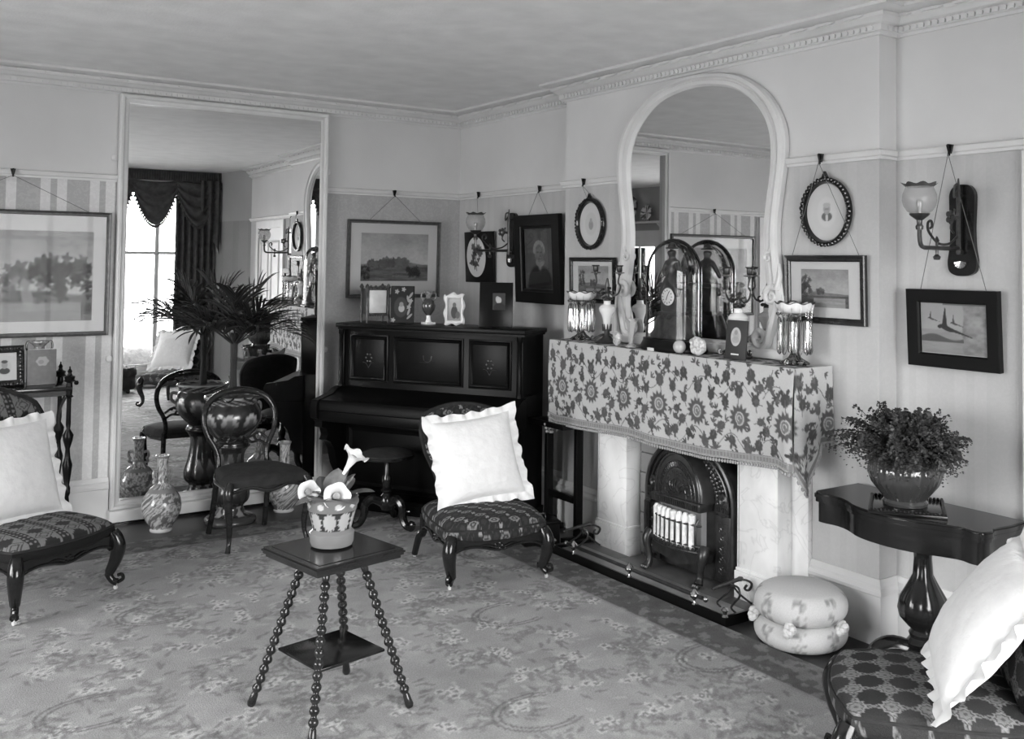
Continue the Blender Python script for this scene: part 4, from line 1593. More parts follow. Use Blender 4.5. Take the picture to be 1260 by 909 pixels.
def nursing_chair(label, loc, rz, pat, w=.52, d=.52, sh=.33, bh=.80, bw=.46, frame=M_dark, dome=.06, back_frame=True, border='', crn=.10, group='low upholstered parlour chairs'):
    t = thing('parlour_chair', label, 'chair', loc, rz, group)
    # seat: domed, serpentine front
    n = 144
    u, v = np.meshgrid(np.linspace(-1, 1, n), np.linspace(-1, 1, n))
    wx = w / 2 * (1.0 - .06 * (v + 1) / 2)
    kq = .30
    X = u * np.sqrt(1 - kq * v * v / 2) / math.sqrt(1 - kq * .18) * wx
    Y = v * np.sqrt(1 - kq * u * u / 2) / math.sqrt(1 - kq * .18) * d / 2
    Y = np.where(v < 0, Y - .03 * np.cos(u * PI / 2) * (-v), Y)
    e = np.maximum(np.abs(u), np.abs(v))
    hgt = dome * np.sqrt(np.clip(1 - np.abs(u) ** 3.2, 0, 1) * np.clip(1 - np.abs(v) ** 3.2, 0, 1)) ** .8
    Z = sh + hgt
    rim = e > .985
    g = G().grid(np.stack([X, Y, Z], -1), c=pat(X + .03, Y))
    o = obj('seat', g, M_needle, t, col=True, fix=False)
    # skirt below the seat edge
    edge = [(X[0, i], Y[0, i]) for i in range(n)] + [(X[i, -1], Y[i, -1]) for i in range(1, n)] + [(X[-1, i], Y[-1, i]) for i in range(n - 2, -1, -1)] + [(X[i, 0], Y[i, 0]) for i in range(n - 2, 0, -1)]
    rows = [[(x * k, y * k, z) for x, y in edge] for k, z in ((1, sh), (1.012, sh - .008), (1.016, sh - .020), (1.012, sh - .034), (1.0, sh - .045), (.97, sh - .055))]
    g = G()
    if border == 'dark':
        g.grid(rows, closed=True, c=np.full((len(rows), len(edge)), .008))
    else:
        R_ = np.array(rows)
        g.grid(rows, closed=True, c=pat(R_[..., 0] * (1 + (sh - R_[..., 2]) * 2) + .03, R_[..., 1] * (1 + (sh - R_[..., 2]) * 2)))
    obj('seat_border', g, M_needle, o, col=True)
    obj('piping', G().tube([(x * 1.003, y * 1.003, sh - .002) for x, y in edge[::6]], .006, 6, closed=True), M_velvet, o)
    # carved rails
    def rail(p0, p1, name):
        p0, p1 = Vector(p0), Vector(p1)
        L = (p1 - p0).length
        dirv = (p1 - p0).normalized()
        nrm = Vector((dirv.y, -dirv.x))
        top = sh - .045
        up = [(x, top) for x in np.linspace(0, L, 15)]
        dnn = []
        for x in np.linspace(L, 0, 21):
            f = x / L
            z = top - .045 - .028 * math.exp(-((f - .5) / .17) ** 2) - .035 * (abs(f - .5) * 2) ** 6
            dnn.append((x, z))
        M4 = Matrix(((dirv.x, nrm.x, 0, p0.x), (dirv.y, nrm.y, 0, p0.y), (0, 0, 1, 0), (0, 0, 0, 1)))
        g = G().prism(up + dnn, -.012, .012, 'y', M4)
        g.tube([(x, .013, z + .008) for x, z in dnn], .007, 6, M4)
        r = obj(name, g, frame, t)
        g = G()
        for k in range(5):
            a = k * 1.256
            g.ball((L / 2 + .02 * math.cos(a), .013, top - .048 + .014 * math.sin(a)), .010, 6, M4, sc=(1, .5, .8))
        for s in (-1, 1):
            g.tube(spline([(L / 2 + s * .03, .013, top - .05), (L / 2 + s * .07, .015, top - .035), (L / 2 + s * .11, .013, top - .04)], 4), [.008 - .0007 * i for i in range(9)], 6, M4)
        obj('carved_flower', g, frame, r, kind='stuff')
    fx, fy, by = w / 2 - .03, -d / 2 + .012, d / 2 - .02
    rail((-fx, fy - .01), (fx, fy - .01), 'front_rail')
    rail((fx, fy), (fx - .012, by), 'side_rail')
    rail((-fx + .012, by), (-fx, fy), 'side_rail')
    rail((fx - .012, by), (-fx + .012, by), 'back_rail')
    top = sh - .03
    for s in (-1, 1):
        # cabriole front leg
        o_ = Vector((s * .62, -.78, 0))
        B_ = Vector((s * (fx + .0), fy - .005, 0))
        kf = [(0, top), (.018, top - .03), (.030, top - .075), (.018, top - .14), (-.008, top - .20), (-.012, .075), (.008, .045), (.030, .035)]
        pts = spline([(B_.x + o_.x * k, B_.y + o_.y * k, z) for k, z in kf], 4)
        m = len(pts)
        rad = np.interp(np.linspace(0, 1, m), [0, .15, .3, .5, .7, .85, 1], [.028, .034, .036, .026, .018, .017, .020])
        g = G().tube(pts, list(rad), 10)
        g.tube(spline([(B_.x + o_.x * .03, B_.y + o_.y * .03, .035), (B_.x + o_.x * .055, B_.y + o_.y * .055, .05), (B_.x + o_.x * .05, B_.y + o_.y * .05, .072), (B_.x + o_.x * .03, B_.y + o_.y * .03, .068)], 4), .009, 6)
        lg = obj('front_leg', g, frame, t)
        c = (B_.x + o_.x * .022, B_.y + o_.y * .022)
        obj('caster', G().lathe([(0, -.006), (.0095, -.006), (.0095, .006), (0, .006)], 12, Matrix.Translation((c[0], c[1], .0100)) @ Matrix.Rotation(PI / 2, 4, 'Y')).tube([(c[0], c[1], .012), (c[0], c[1], .04)], .005, 6), M_caster, lg)
        # raked back leg
        pts = spline([(s * (fx - .012), by, top), (s * (fx - .008), by + .010, top - .10), (s * (fx + .008), by + .035, .12), (s * (fx + .020), by + .075, .018)], 5)
        m = len(pts)
        lg = obj('back_leg', G().tube(pts, [.026 - .009 * i / m for i in range(m)], 8), frame, t)
        obj('caster', G().lathe([(0, -.006), (.0095, -.006), (.0095, .006), (0, .006)], 12, Matrix.Translation((s * (fx + .02), by + .075, .0100)) @ Matrix.Rotation(PI / 2, 4, 'Y')), M_caster, lg)
    # back: spoon shape, leaning back
    def bk(px_, pz_):
        f = (pz_ - sh) / (bh - sh)
        y = by - .01 + .03 * f + .115 * f * f + .06 * (px_ / (bw / 2)) ** 2 * (-.6)
        return (px_, y, pz_)
    zl = np.linspace(0, 1, 110)
    xl = np.linspace(-1, 1, 110)
    U, V_ = np.meshgrid(xl, zl)
    width = bw / 2 * np.interp(V_, [0, .15, .35, .6, .8, .92, 1], [.62, .60, .72, .93, 1.0, .96, .90])
    crown = crn * (1 - U ** 2)
    Zb = sh + .04 + (bh - sh - crn) * V_ + crown * V_ ** 3 - .02
    Xb = U * width
    f = (Zb - sh) / (bh - sh)
    Yc = by - .01 + .03 * f + .115 * f * f - .036 * (Xb / (bw / 2)) ** 2
    puff = .045 * np.sqrt(np.clip(1 - np.abs(U) ** 3, 0, 1) * np.clip(1 - np.abs(V_ * 2 - 1) ** 4, 0, 1))
    o = obj('backrest', G().grid(np.stack([Xb, Yc - .012 - puff, Zb], -1), c=pat(Xb + .03, Zb * 1.0)), M_needle, t, col=True, fix=False)
    obj('back_cover', G().grid(np.stack([Xb, Yc + .016 + puff * .4, Zb], -1)), M_velvet, o)
    ed = [(Xb[i, 0], Yc[i, 0], Zb[i, 0]) for i in range(0, 110, 5)] + [(Xb[-1, i], Yc[-1, i], Zb[-1, i]) for i in range(2, 110, 5)] + [(Xb[i, -1], Yc[i, -1], Zb[i, -1]) for i in range(109, -1, -5)]
    ed = [(Xb[0, 0] * .98, by, sh - .03)] + ed + [(Xb[0, -1] * .98, by, sh - .03)]
    obj('back_frame', G().tube(ed, .022 if back_frame else .016, 8), frame if back_frame else M_velvet, t)
    return t


ch_c = nursing_chair('low parlour chair with hexagon needlework seat in front of the piano', (2.785, 4.56, .012), -.20, pat_center, .56, .54, .285, .80, .50, dome=.075, back_frame=False, crn=.045)
ch_l = nursing_chair('low parlour chair with striped needlework seat at the far left', (.721, 5.373, .012), .52, pat_left, .58, .56, .315, .95, .60, dome=.055, border='dark')
ch_r = nursing_chair('low parlour chair with star-pattern needlework seat in the right foreground', (2.705, 1.785, .012), -2.42, pat_right, .52, .54, .36, .84, .54, dome=.04)


def cushion(label, T, s, seed, th=.15):
    """square white cushion with pulled corners and a frilled border; local plane xz, centre at origin"""
    t = thing('cushion', label, 'cushion', T.to_translation(), 0, 'white frilled cushions')
    t.rotation_mode = 'QUATERNION'
    t.rotation_quaternion = T.to_quaternion()
    n = 34
    u, v = np.meshgrid(np.linspace(-1, 1, n), np.linspace(-1, 1, n))
    pin = 1 - .07 * (1 - np.abs(v) ** 2)
    pin2 = 1 - .07 * (1 - np.abs(u) ** 2)
    X = u * s / 2 * pin
    Z = v * s / 2 * pin2
    hh = th / 2 * (np.clip(1 - np.abs(u) ** 2.2, 0, 1) * np.clip(1 - np.abs(v) ** 2.2, 0, 1)) ** .5
    hh = hh * (1 + .10 * (fbm(u * 3 + 5, v * 3 + 5, seed) - .5)) + .006 * (fbm(u * 6 + 3, v * 6, seed + 1) - .5) * (hh > .01)
    g = G().grid(np.stack([X, -hh - .0, Z], -1))
    g.grid(np.stack([X, hh, Z], -1), flip=True)
    obj('pillow', g, M_linen, t, fix=False, sharp=80)
    m = 240
    rows = [[], [], [], []]
    rr = random.Random(seed)
    phs = [rr.uniform(0, 6.28) for _ in range(4)]
    for k in range(m):
        f = 4 * k / m
        e = int(f)
        q = f - e
        a = -1 + 2 * q
        (uu, vv), (nx_, nz_) = [((a, -1), (0, -1)), ((1, a), (1, 0)), ((-a, 1), (0, 1)), ((-1, -a), (-1, 0))][e]
        x = uu * s / 2 * (1 - .07 * (1 - vv * vv))
        z = vv * s / 2 * (1 - .07 * (1 - uu * uu))
        cor = max(0, (abs(a) - .8) / .2) ** 2
        dx, dz = nx_ + cor * (uu if nx_ == 0 else 0), nz_ + cor * (vv if nz_ == 0 else 0)
        for r in range(4):
            h = r / 3
            wav = math.sin(k * 2 * PI / m * 26 + phs[e]) + .5 * math.sin(k * 2 * PI / m * 41 + phs[(e + 1) % 4])
            L = s * .085 * h * (1 + .16 * math.sin(k * 2 * PI / m * 17 + phs[e]))
            rows[r].append((x + dx * L, wav * .010 * h, z + dz * L))
    obj('frill', G().grid(rows, closed=True), M_linen, t, fix=False, sharp=80)
    return t


def lean(loc, rz, back, roll):
    return Matrix.Translation(loc) @ Matrix.Rotation(rz, 4, 'Z') @ Matrix.Rotation(-back, 4, 'X') @ Matrix.Rotation(roll, 4, 'Y')


cushion('large white frilled cushion propped on the chair in front of the piano', lean((2.792, 4.615, .590), -.30, .40, -.12), .455, 1, .14)
cushion('white frilled cushion on the striped chair at the far left', lean((.655, 5.46, .605), .50, .34, .02), .47, 2, .15)
cushion('white frilled cushion leaning on the star-pattern chair in the right foreground', lean((2.725, 1.640, .625), -2.44, .62, .06), .455, 3, .17)

# balloon-back side chair
t = thing('balloon_back_chair', 'dark balloon-back side chair with velvet seat in front of the tall mirror', 'chair', (1.955, 5.735, .012), .05)
n = 40
u, v = np.meshgrid(np.linspace(-1, 1, n), np.linspace(-1, 1, n))
sw = np.interp(v, [-1, -.5, .4, 1], [.235, .24, .205, .165])
X = u * sw
Y = v * .20 - .035 * np.cos(u * PI / 2) * np.clip(-v, 0, 1)
Z = .400 + .038 * np.sqrt(np.clip(1 - np.abs(u) ** 3, 0, 1) * np.clip(1 - np.abs(v) ** 3, 0, 1))
o = obj('seat', G().grid(np.stack([X, Y, Z], -1)), M_velvet, t, fix=False)
edge = [(X[0, i], Y[0, i]) for i in range(n)] + [(X[i, -1], Y[i, -1]) for i in range(1, n)] + [(X[-1, i], Y[-1, i]) for i in range(n - 2, -1, -1)] + [(X[i, 0], Y[i, 0]) for i in range(n - 2, 0, -1)]
obj('seat_border', G().grid([[(x, y, .40) for x, y in edge], [(x * 1.01, y * 1.01, .385) for x, y in edge], [(x, y, .36) for x, y in edge]], closed=True), M_velvet, o)
pts = []
for i, (x, y) in enumerate(edge[:n]):
    f = i / (n - 1)
    pts.append((x, y + .004, .352 - .012 * math.cos((f - .5) * 4 * PI) - .006))
g = G().tube(pts, .011, 8)
g.grid([[(x, y + .008, .375) for x, y, z in pts], pts])
obj('front_rail', g, M_walnut, t)
for s in (-1, 1):
    obj('side_rail', G().tube([(s * .235, -.19, .355), (s * .215, .05, .355), (s * .165, .195, .36)], .014, 8), M_walnut, t)
    pts = spline([(s * .222, -.195, .385), (s * .238, -.215, .34), (s * .236, -.212, .26), (s * .222, -.196, .15), (s * .222, -.196, .07), (s * .236, -.215, .012)], 5)
    m = len(pts)
    obj('front_leg', G().tube(pts, list(np.interp(np.linspace(0, 1, m), [0, .2, .5, .85, 1], [.024, .027, .020, .012, .016])), 10), M_walnut, t)
    pts = spline([(s * .155, .20, .40), (s * .158, .205, .30), (s * .165, .235, .14), (s * .172, .275, .008)], 5)
    obj('back_leg', G().tube(pts, .017, 8), M_walnut, t)
half = [(.150, .40), (.148, .46), (.165, .52), (.20, .585), (.218, .655), (.212, .725), (.175, .785), (.11, .822), (.05, .835), (0, .838)]
loop = half + [(-x, z) for x, z in half[-2::-1]]
lp = spline(loop, 5)
obj('balloon_frame', G().tube([(x, .20 + .11 * ((z - .40) / .44) ** 1.3, z) for x, z in lp], list(np.interp(np.linspace(0, 1, len(lp)), [0, .12, .3, .5, .7, .88, 1], [.016, .015, .018, .024, .018, .015, .016])), 10), M_walnut, t)
g = G()
by_ = lambda z: .20 + .11 * ((z - .40) / .44) ** 1.3
for s in (-1, 1):
    for P in ([(s * .158, .50), (s * .11, .535), (s * .06, .53), (s * .03, .555), (0, .565)], [(s * .158, .545), (s * .11, .58), (s * .06, .565), (s * .03, .555)], [(s * .09, .535), (s * .075, .57), (s * .10, .585), (s * .115, .565)]):
        g.tube(spline([(x, by_(z), z) for x, z in P], 5), .008, 6)
g.ball((0, by_(.56), .56), .018, 8)
obj('carved_splat', g, M_walnut, t)
g = G()
for s in (-1, 1):
    g.tube(spline([(s * .15, by_(.785), .785), (s * .10, by_(.79), .79), (s * .07, by_(.77), .77), (s * .03, by_(.79), .79)], 5), .006, 6)
obj('crest_scroll', g, M_walnut, t)

# ================================================================== GYPSY TABLE
t = thing('gypsy_table', 'small square table on four splayed bobbin-turned legs in the centre', 'table', (1.475, 3.455, .0145), .175)
s_ = .188
g = G()
for a, z0, z1 in ((s_ - .012, .542, .554), (s_ - .004, .554, .563), (s_, .563, .570), (s_ - .006, .570, .577)):
    g.box(-a, a, -a, a, z0, z1)
obj('top', g, M_walnut, t)
obj('inlaid_field', G().box(-.160, .160, -.160, .160, .577, .5785), M_dark, t)
obj('shelf', G().box(-.139, .139, -.139, .139, .200, .210, .002), M_dark, t)
for sx in (-1, 1):
    for sy in (-1, 1):
        a = Vector((sx * .072, sy * .072, .545))
        b_ = Vector((sx * .207, sy * .207, 0))
        L = (a - b_).length
        prof = [(0, 0), (.012, 0), (.016, .010), (.013, .045), (.011, .05)]
        nb = 13
        z = .05
        stp = (L - .05 - .055) / nb
        for k in range(nb):
            for q, r in ((.08, .0105), (.3, .0165), (.5, .0185), (.7, .0165), (.92, .0105)):
                prof.append((r, z + stp * q))
            z += stp
        prof += [(.012, z), (.014, z + .01), (.013, L - .002), (0, L)]
        zax = (a - b_).normalized()
        R_ = zax.to_track_quat('Z', 'Y').to_matrix().to_4x4()
        obj('bobbin_leg', G().lathe(prof, 12, Matrix.Translation(b_) @ R_), M_walnut, t)

# flower pot with white trumpet flowers
tp = thing('flower_pot', 'decorated pot banded with pale flowers on the small bobbin-legged table', 'pot', (1.478, 3.478, .594))
rr = random.Random(5)


def potcol(a, z):
    k = a / (2 * PI)
    if z > .135:
        q = (k * 9) % 1 - .5
        return .5 if (q * .055) ** 2 + (z - .158) ** 2 < .011 ** 2 else .16
    if z > .064:
        q = (k * 9 + .5) % 1 - .5
        d = (q / .42) ** 2 + ((z - .10) / .034) ** 2
        w_ = math.cos(12 * math.atan2((z - .10) * 12, q + 1e-6))
        return .40 if d * (1 + .25 * w_) < 1 else .035
    return .20


prof = [(0, 0), (.062, 0), (.076, .006), (.082, .022), (.082, .052), (.074, .060)] + [(.069 + .018 * (z - .062) / .073, z) for z in np.linspace(.064, .133, 16)] + [(.090, .136)] + [(.090 + .004 * (z - .137) / .042, z) for z in np.linspace(.137, .178, 12)] + [(.096, .183), (.09, .186), (.084, .178), (.082, .165), (0, .165)]
obj('pot', G().lathe(prof, 96, c=potcol), M_glaze, tp, col=True)
obj('soil', G().lathe([(0, .160), (.082, .160), (.083, .168), (.05, .174), (0, .176)], 20), M_soil, tp)


def leaf(base, dirv, L, w, droop, m, parent, name='leaf', cup=.15):
    """broad leaf: grid with a midrib fold"""
    d = Vector(dirv).normalized()
    side = d.cross(Vector((0, 0, 1)))
    side = side.normalized() if side.length > 1e-3 else Vector((1, 0, 0))
    rows = []
    p = Vector(base)
    dd = d.copy()
    n = 9
    for i in range(n + 1):
        f = i / n
        ww = w * 1.25 * max(0, math.sin(PI * min(1, (f * .93 + .07)) ** .9)) ** .7 * .5
        upv = side.cross(dd).normalized()
        rows.append([tuple(p + side * ww * q + upv * (cup * ww * abs(q))) for q in (-1, -.5, 0, .5, 1)])
        dd = (dd + Vector((0, 0, -droop / n))).normalized()
        p = p + dd * (L / n)
    return obj(name, G().grid(rows), m, parent, fix=False, sharp=80)


rt3 = Vector((math.cos(YAW), -math.sin(YAW), 0))
fw3 = Vector((math.sin(YAW), math.cos(YAW), 0))
for a, b_, up, L, w, dr in ((-1, .1, .35, .15, .075, .9), (-.5, .5, 1.0, .10, .07, .5), (.1, .4, 1.6, .11, .08, .2), (.55, .2, 1.1, .11, .085, .5), (.9, -.1, .55, .14, .07, .6), (.7, -.7, .5, .13, .07, .8), (-.8, -.6, .4, .12, .06, .8), (.3, .9, .8, .13, .065, .6), (-.3, -.9, .6, .10, .06, .9)):
    dv = rt3 * a + fw3 * b_ + Vector((0, 0, up))
    bp = Vector((0, 0, .17)) + (rt3 * a + fw3 * b_) * .03
    leaf(bp, dv, L, w, dr, M_leaf2, tp)


def trumpet(c, axis, s, parent, stem=None):
    ax = Vector(axis).normalized()
    R_ = ax.to_track_quat('Z', 'Y').to_matrix().to_4x4()
    T = Matrix.Translation(Vector(c)) @ R_
    rows = []
    for r, z in ((.006, -.085), (.010, -.05), (.018, -.020), (.032, -.006), (.044, .002), (.050, .004)):
        row = []
        for k in range(30):
            a = 2 * PI * k / 30
            q = 1 + .06 * math.cos(5 * a) * (z > -.02)
            row.append(tuple(T @ Vector((r * s * q * math.cos(a), r * s * q * math.sin(a), z * s + (.008 * s * math.cos(5 * a) if r > .049 else 0)))))
        rows.append(row)
    o = obj('flower', G().grid(rows, closed=True), M_white, parent, fix=False, sharp=80)
    obj('stamens', G().ball((0, 0, -.010 * s), .015 * s, 8, T, sc=(1, 1, .25)), M_fringe, o)
    if stem:
        obj('stem', G().tube([stem, tuple(Vector(stem) * .4 + Vector(c) * .6 + Vector((0, 0, .01))), tuple(T @ Vector((0, 0, -.085 * s)))], .004, 6), M_leaf2, o)


cmv = (Vector((0, 0, 1.65)) - Vector((1.498, 3.52, .75))).normalized()
trumpet(rt3 * .082 + Vector((0, 0, .335)), rt3 * .6 + Vector((0, 0, 1)), 1.0, tp, (.02, 0, .17))
trumpet(rt3 * -.085 + fw3 * -.02 + Vector((0, 0, .20)), cmv + rt3 * .2, .82, tp, (-.02, 0, .17))
trumpet(rt3 * .030 + fw3 * -.07 + Vector((0, 0, .196)), cmv + rt3 * .1, .98, tp, (.0, -.02, .17))

# ================================================================== CARD TABLE BY THE CHIMNEY BREAST
t = thing('card_table', 'dark mahogany serpentine card table on a bulbous pillar against the chimney breast', 'table', (3.50, 2.42, 0))
# plan outline: straight back on x=3.665, serpentine front; left end y=2.80, right end y=2.03
fr = [(3.665, 2.805), (3.40, 2.810), (3.372, 2.800), (3.366, 2.765), (3.375, 2.70), (3.355, 2.63), (3.305, 2.54), (3.285, 2.42), (3.300, 2.29), (3.345, 2.19), (3.372, 2.12), (3.362, 2.065), (3.372, 2.03), (3.42, 2.018), (3.46, 2.035), (3.56, 2.025), (3.665, 2.03)]
out = [fr[0]] + spline(fr[1:-1], 4) + [fr[-1]]


def inset(o, d):
    c = Vector((3.50, 2.42))
    r = []
    for p in o:
        v = Vector(p) - c
        r.append((c.x + v.x * (1 - d / abs(.16)) if p[0] < 3.66 else p[0], c.y + v.y * (1 - d / .39)))
    return r


g = G().prism(inset(out, .006), .682, .690).prism(out, .668, .682).prism(inset(out, .005), .664, .668)
obj('top', g, M_dark, t, world=True, sharp=30)
obj('folded_leaf', G().prism(inset(out, .004), .650, .664), M_dark, t, world=True, sharp=30)
obj('apron', G().prism(inset(out, .014), .565, .650), M_dark, t, world=True, sharp=30)
ctr = Matrix.Translation((3.495, 2.36, 0))
obj('pillar', G().lathe([(0, .15), (.06, .15), (.065, .17), (.05, .19), (.055, .205), (.045, .22), (.062, .235), (.088, .265), (.095, .300), (.086, .345), (.058, .395), (.038, .435), (.034, .50), (.036, .52), (.042, .528), (.06, .535), (.062, .55), (.048, .56), (.048, .567), (0, .567)], 48, ctr, rib=lambda a, q: 1 + (.085 * (abs(math.cos(4 * a)) - .5) * math.sin(PI * (q - .33) / .36) if .33 < q < .69 else 0)), M_dark, t, world=True)
obj('collar', G().lathe([(0, .528), (.05, .528), (.068, .536), (.068, .548), (.05, .556), (0, .556)], 28, ctr), M_dark, t, world=True)
obj('base_block', G().lathe([(0, .09), (.07, .09), (.085, .11), (.075, .15), (.055, .165), (0, .165)], 24, ctr), M_dark, t, world=True)
for a in (2.35, 3.93, .55, 5.6):
    T = ctr @ Matrix.Rotation(a, 4, 'Z')
    pts = spline([(.04, 0, .125), (.11, 0, .145), (.165, 0, .12), (.175, 0, .065), (.19, 0, .03), (.225, 0, .024), (.235, 0, .05), (.215, 0, .058)], 4)
    if a in (.55, 5.6):
        pts = [(x * .62, y, z) for x, y, z in pts]
    n = len(pts)
    g = G().tube(pts, list(np.interp(np.linspace(0, 1, n), [0, .3, .6, 1], [.042, .045, .034, .016])), 10, T)
    for k in range(4):
        g.ball((.08 + .03 * k if a not in (.55, 5.6) else .05 + .02 * k, 0, .165 - .012 * k), .016, 6, T)
    obj('carved_foot', g, M_dark, t, world=True)

# carved mat and ribbed jardiniere with fern
t = thing('pot_mat', 'dark square beaded mat under the ribbed fern pot', 'mat', (3.455, 2.405, .690), .62)
obj('board', G().box(-.145, .145, -.145, .145, 0, .012, .003), M_dark, t)
g = G()
for k in range(20):
    x = -.135 + .27 * k / 19
    for s in (-1, 1):
        g.ball((x, s * .135, .014), .008, 6)
        if 0 < k < 19: g.ball((s * .135, x, .014), .008, 6)
obj('beading', g, M_dark, t, kind='stuff')
tp = thing('fern_pot', 'dark ribbed round pot holding a feathery fern on the card table', 'pot', (3.462, 2.418, .7035))
prof = [(0, 0), (.085, 0), (.088, .012), (.078, .022), (.10, .05), (.128, .085), (.143, .125), (.140, .155), (.122, .182), (.105, .192), (.112, .205), (.120, .214), (.112, .216), (.098, .205), (.09, .19), (0, .19)]
obj('ribbed_bowl', G().lathe(prof, 112, rib=lambda a, q: 1 + (.026 * abs(math.sin(14 * a)) if .18 < q < .58 else 0)), mat('dark_glaze', .045, .12, coat=.7), tp)
obj('soil', G().lathe([(0, .185), (.095, .185), (.096, .194), (0, .20)], 20), M_soil, tp)
rr = random.Random(12)
g = G()
st = G()
for k in range(210):
    az = rr.uniform(0, 2 * PI)
    el = rr.uniform(.50, 1.42)
    L = rr.uniform(.17, .30) * (.70 + .30 * math.cos(el))
    d = Vector((math.cos(az) * math.cos(el), math.sin(az) * math.cos(el), math.sin(el)))
    if d.x > .1:
        d.x *= .5
        L *= .8
    p = Vector((math.cos(az) * .06 * rr.random(), math.sin(az) * .06 * rr.random(), .19))
    n = 14
    pts = [p.copy()]
    dd = d.copy()
    for i in range(n):
        dd = (dd + Vector((0, 0, -.035 - .065 * rr.random()))).normalized()
        p = p + dd * (L / n)
        pts.append(p.copy())
        if i < 3: continue
        f = i / n
        ll = .075 * (1.15 - f) * rr.uniform(.7, 1.25)
        sd = dd.cross(Vector((0, 0, 1))).normalized()
        for s in (-1, 1):
            q = (sd * s + dd * .7 + Vector((rr.uniform(-.5, .5), rr.uniform(-.5, .5), rr.uniform(-.6, .3)))).normalized()
            for m in range(5):
                c = p + q * (ll * (.15 + .2 * m)) + Vector((0, 0, -.004 * m * m * ll / .05))
                r = .0072 * rr.uniform(.7, 1.3) * (1.1 - .1 * m)
                e1 = Vector((rr.uniform(-1, 1), rr.uniform(-1, 1), rr.uniform(-1, 1))).normalized()
                e2 = q.cross(e1).normalized()
                g.add([tuple(c - q * r), tuple(c + e2 * r * .75), tuple(c + q * r * 1.2), tuple(c - e2 * r * .75)], [(0, 1, 2, 3)])
    st.tube(pts[::2], .0014, 4)
obj('fern_fronds', g, M_fern, tp, kind='stuff', fix=False)
obj('fern_stalks', st, M_fern, tp, kind='stuff')

# double cushion pouffe
t = thing('pouffe', 'pale flowered pouffe of two round cushions tied together by the hearth', 'pouffe', (3.445, 2.935, .002), -.5)


def poufcol(cv_seed, ztop):
    def f(a, z):
        q = (a / (2 * PI) * 8) % 1
        v_ = .60 + .04 * math.sin(a * 60) * math.sin(z * 400)
        band = abs(q - .5) < .2 and z < ztop - .012
        if band:
            nz = float(vnoise(np.array(a * 14.), np.array(z * 60.), cv_seed))
            if nz > .62: v_ = .30
            elif nz > .5: v_ = .42
        return v_
    return f


def pillow_prof(z0, h, r):
    return [(0, z0)] + [(r - h * .5 + h * .5 * math.sin(t_) if True else 0, z0 + h * .5 - h * .5 * math.cos(t_)) for t_ in np.linspace(.0, PI, 16)] + [(r * .6, z0 + h + .004), (0, z0 + h + .010)]


rib = lambda a, q: 1 - .025 * (math.cos(2.5 * (a % (2 * PI / 5)) * 1.0 - PI) + 1) * .3
lo = obj('lower_cushion', G().lathe(pillow_prof(0, .112, .202), 120, c=poufcol(5, .112)), M_cloth, t, col=True)
up_ = obj('upper_cushion', G().lathe(pillow_prof(.105, .135, .202), 120, c=poufcol(9, .240)), M_cloth, t, col=True)
for k in range(5):
    a = 2 * PI * k / 5 + .35
    c = Vector((math.cos(a) * .200, math.sin(a) * .200, .108))
    g = G()
    for q in range(7):
        b_ = q * .9
        g.ball((c.x + .014 * math.cos(b_), c.y + .014 * math.sin(b_), c.z + .016 * math.sin(b_ * 1.3)), .017, 8)
    obj('rosette', g, M_ivory, t)

# ================================================================== FAR LEFT WHATNOT
t = thing('corner_whatnot', 'dark whatnot table with turned finial posts at the far left wall', 'table', (.70, 6.40, 0))
obj('top', G().box(.33, 1.045, 6.225, 6.575, .885, .908, .004), M_dark, t, world=True)
obj('apron', G().box(.36, 1.02, 6.245, 6.56, .855, .885), M_dark, t, world=True)
obj('shelf', G().box(.33, 1.045, 6.225, 6.575, .30, .322, .004), M_dark, t, world=True)
postp = [(0, 0), (.022, 0), (.028, .03), (.018, .05), (.014, .09), (.026, .13), (.03, .17), (.02, .22), (.013, .28), (.02, .295), (.02, .33), (.014, .345), (.024, .42), (.028, .46), (.016, .50), (.012, .55), (.026, .60), (.030, .63), (.010, .665), (.014, .69), (.012, .80), (.013, .84), (.024, .85), (.016, .86), (.018, .90), (.016, .93), (.034, .94), (.026, .948), (.030, .965), (.014, .972), (.010, .985), (.013, .995), (.004, 1.01), (.004, 1.02), (0, 1.025)]
for x in (.345, 1.032):
    for y in (6.245, 6.555):
        obj('turned_post', G().lathe(postp, 14, Matrix.Translation((x, y, 0))), M_black, t, world=True)
for x, s in ((1.032, -1),):
    obj('bracket', G().tube(spline([(x + s * .02, 6.235, .855), (x + s * .045, 6.235, .80), (x + s * .055, 6.235, .74), (x + s * .05, 6.235, .66)], 5), .011, 6), M_black, t, world=True)
    obj('knob', G().ball((x + .035, 6.235, .928), .014, 8), M_black, t, world=True)

# photograph in carved frame and grey book with little vase
t = thing('photo_frame', 'small photograph of a man in a dark carved frame at the far left', 'picture frame', (.715, 6.36, .908), .15, tilt=-.12)
obj('frame', G().ring(rect(.205, .235, 0, .118), rect(.125, .155, 0, .118), [(0, .008), (0, -.010), (.3, -.022), (.7, -.014), (1, -.008), (1, .008)]), M_dark, t)
g = G()
rr = random.Random(31)
for k in range(40):
    f = k / 40 * 4
    e, q = int(f), f - int(f)
    x, z = [(-.5 + q, -.5), (.5, -.5 + q), (.5 - q, .5), (-.5, .5 - q)][e]
    g.ball((x * .17, -.018, .118 + z * .20), rr.uniform(.008, .013), 6, sc=(1, .6, 1))
obj('carving', g, M_dark, t, kind='stuff')
cv = Canvas(.135, .165, .003, .5)
cv.ell(.068, .08, .035, .045, .46)
cv.ell(.068, .058, .028, .018, .07)
cv.ell(.068, .092, .016, .022, .30)
cv.ell(.068, .11, .017, .009, .08)
print_obj('photograph', cv, M_print, t, -.0675, .0355, -.004)
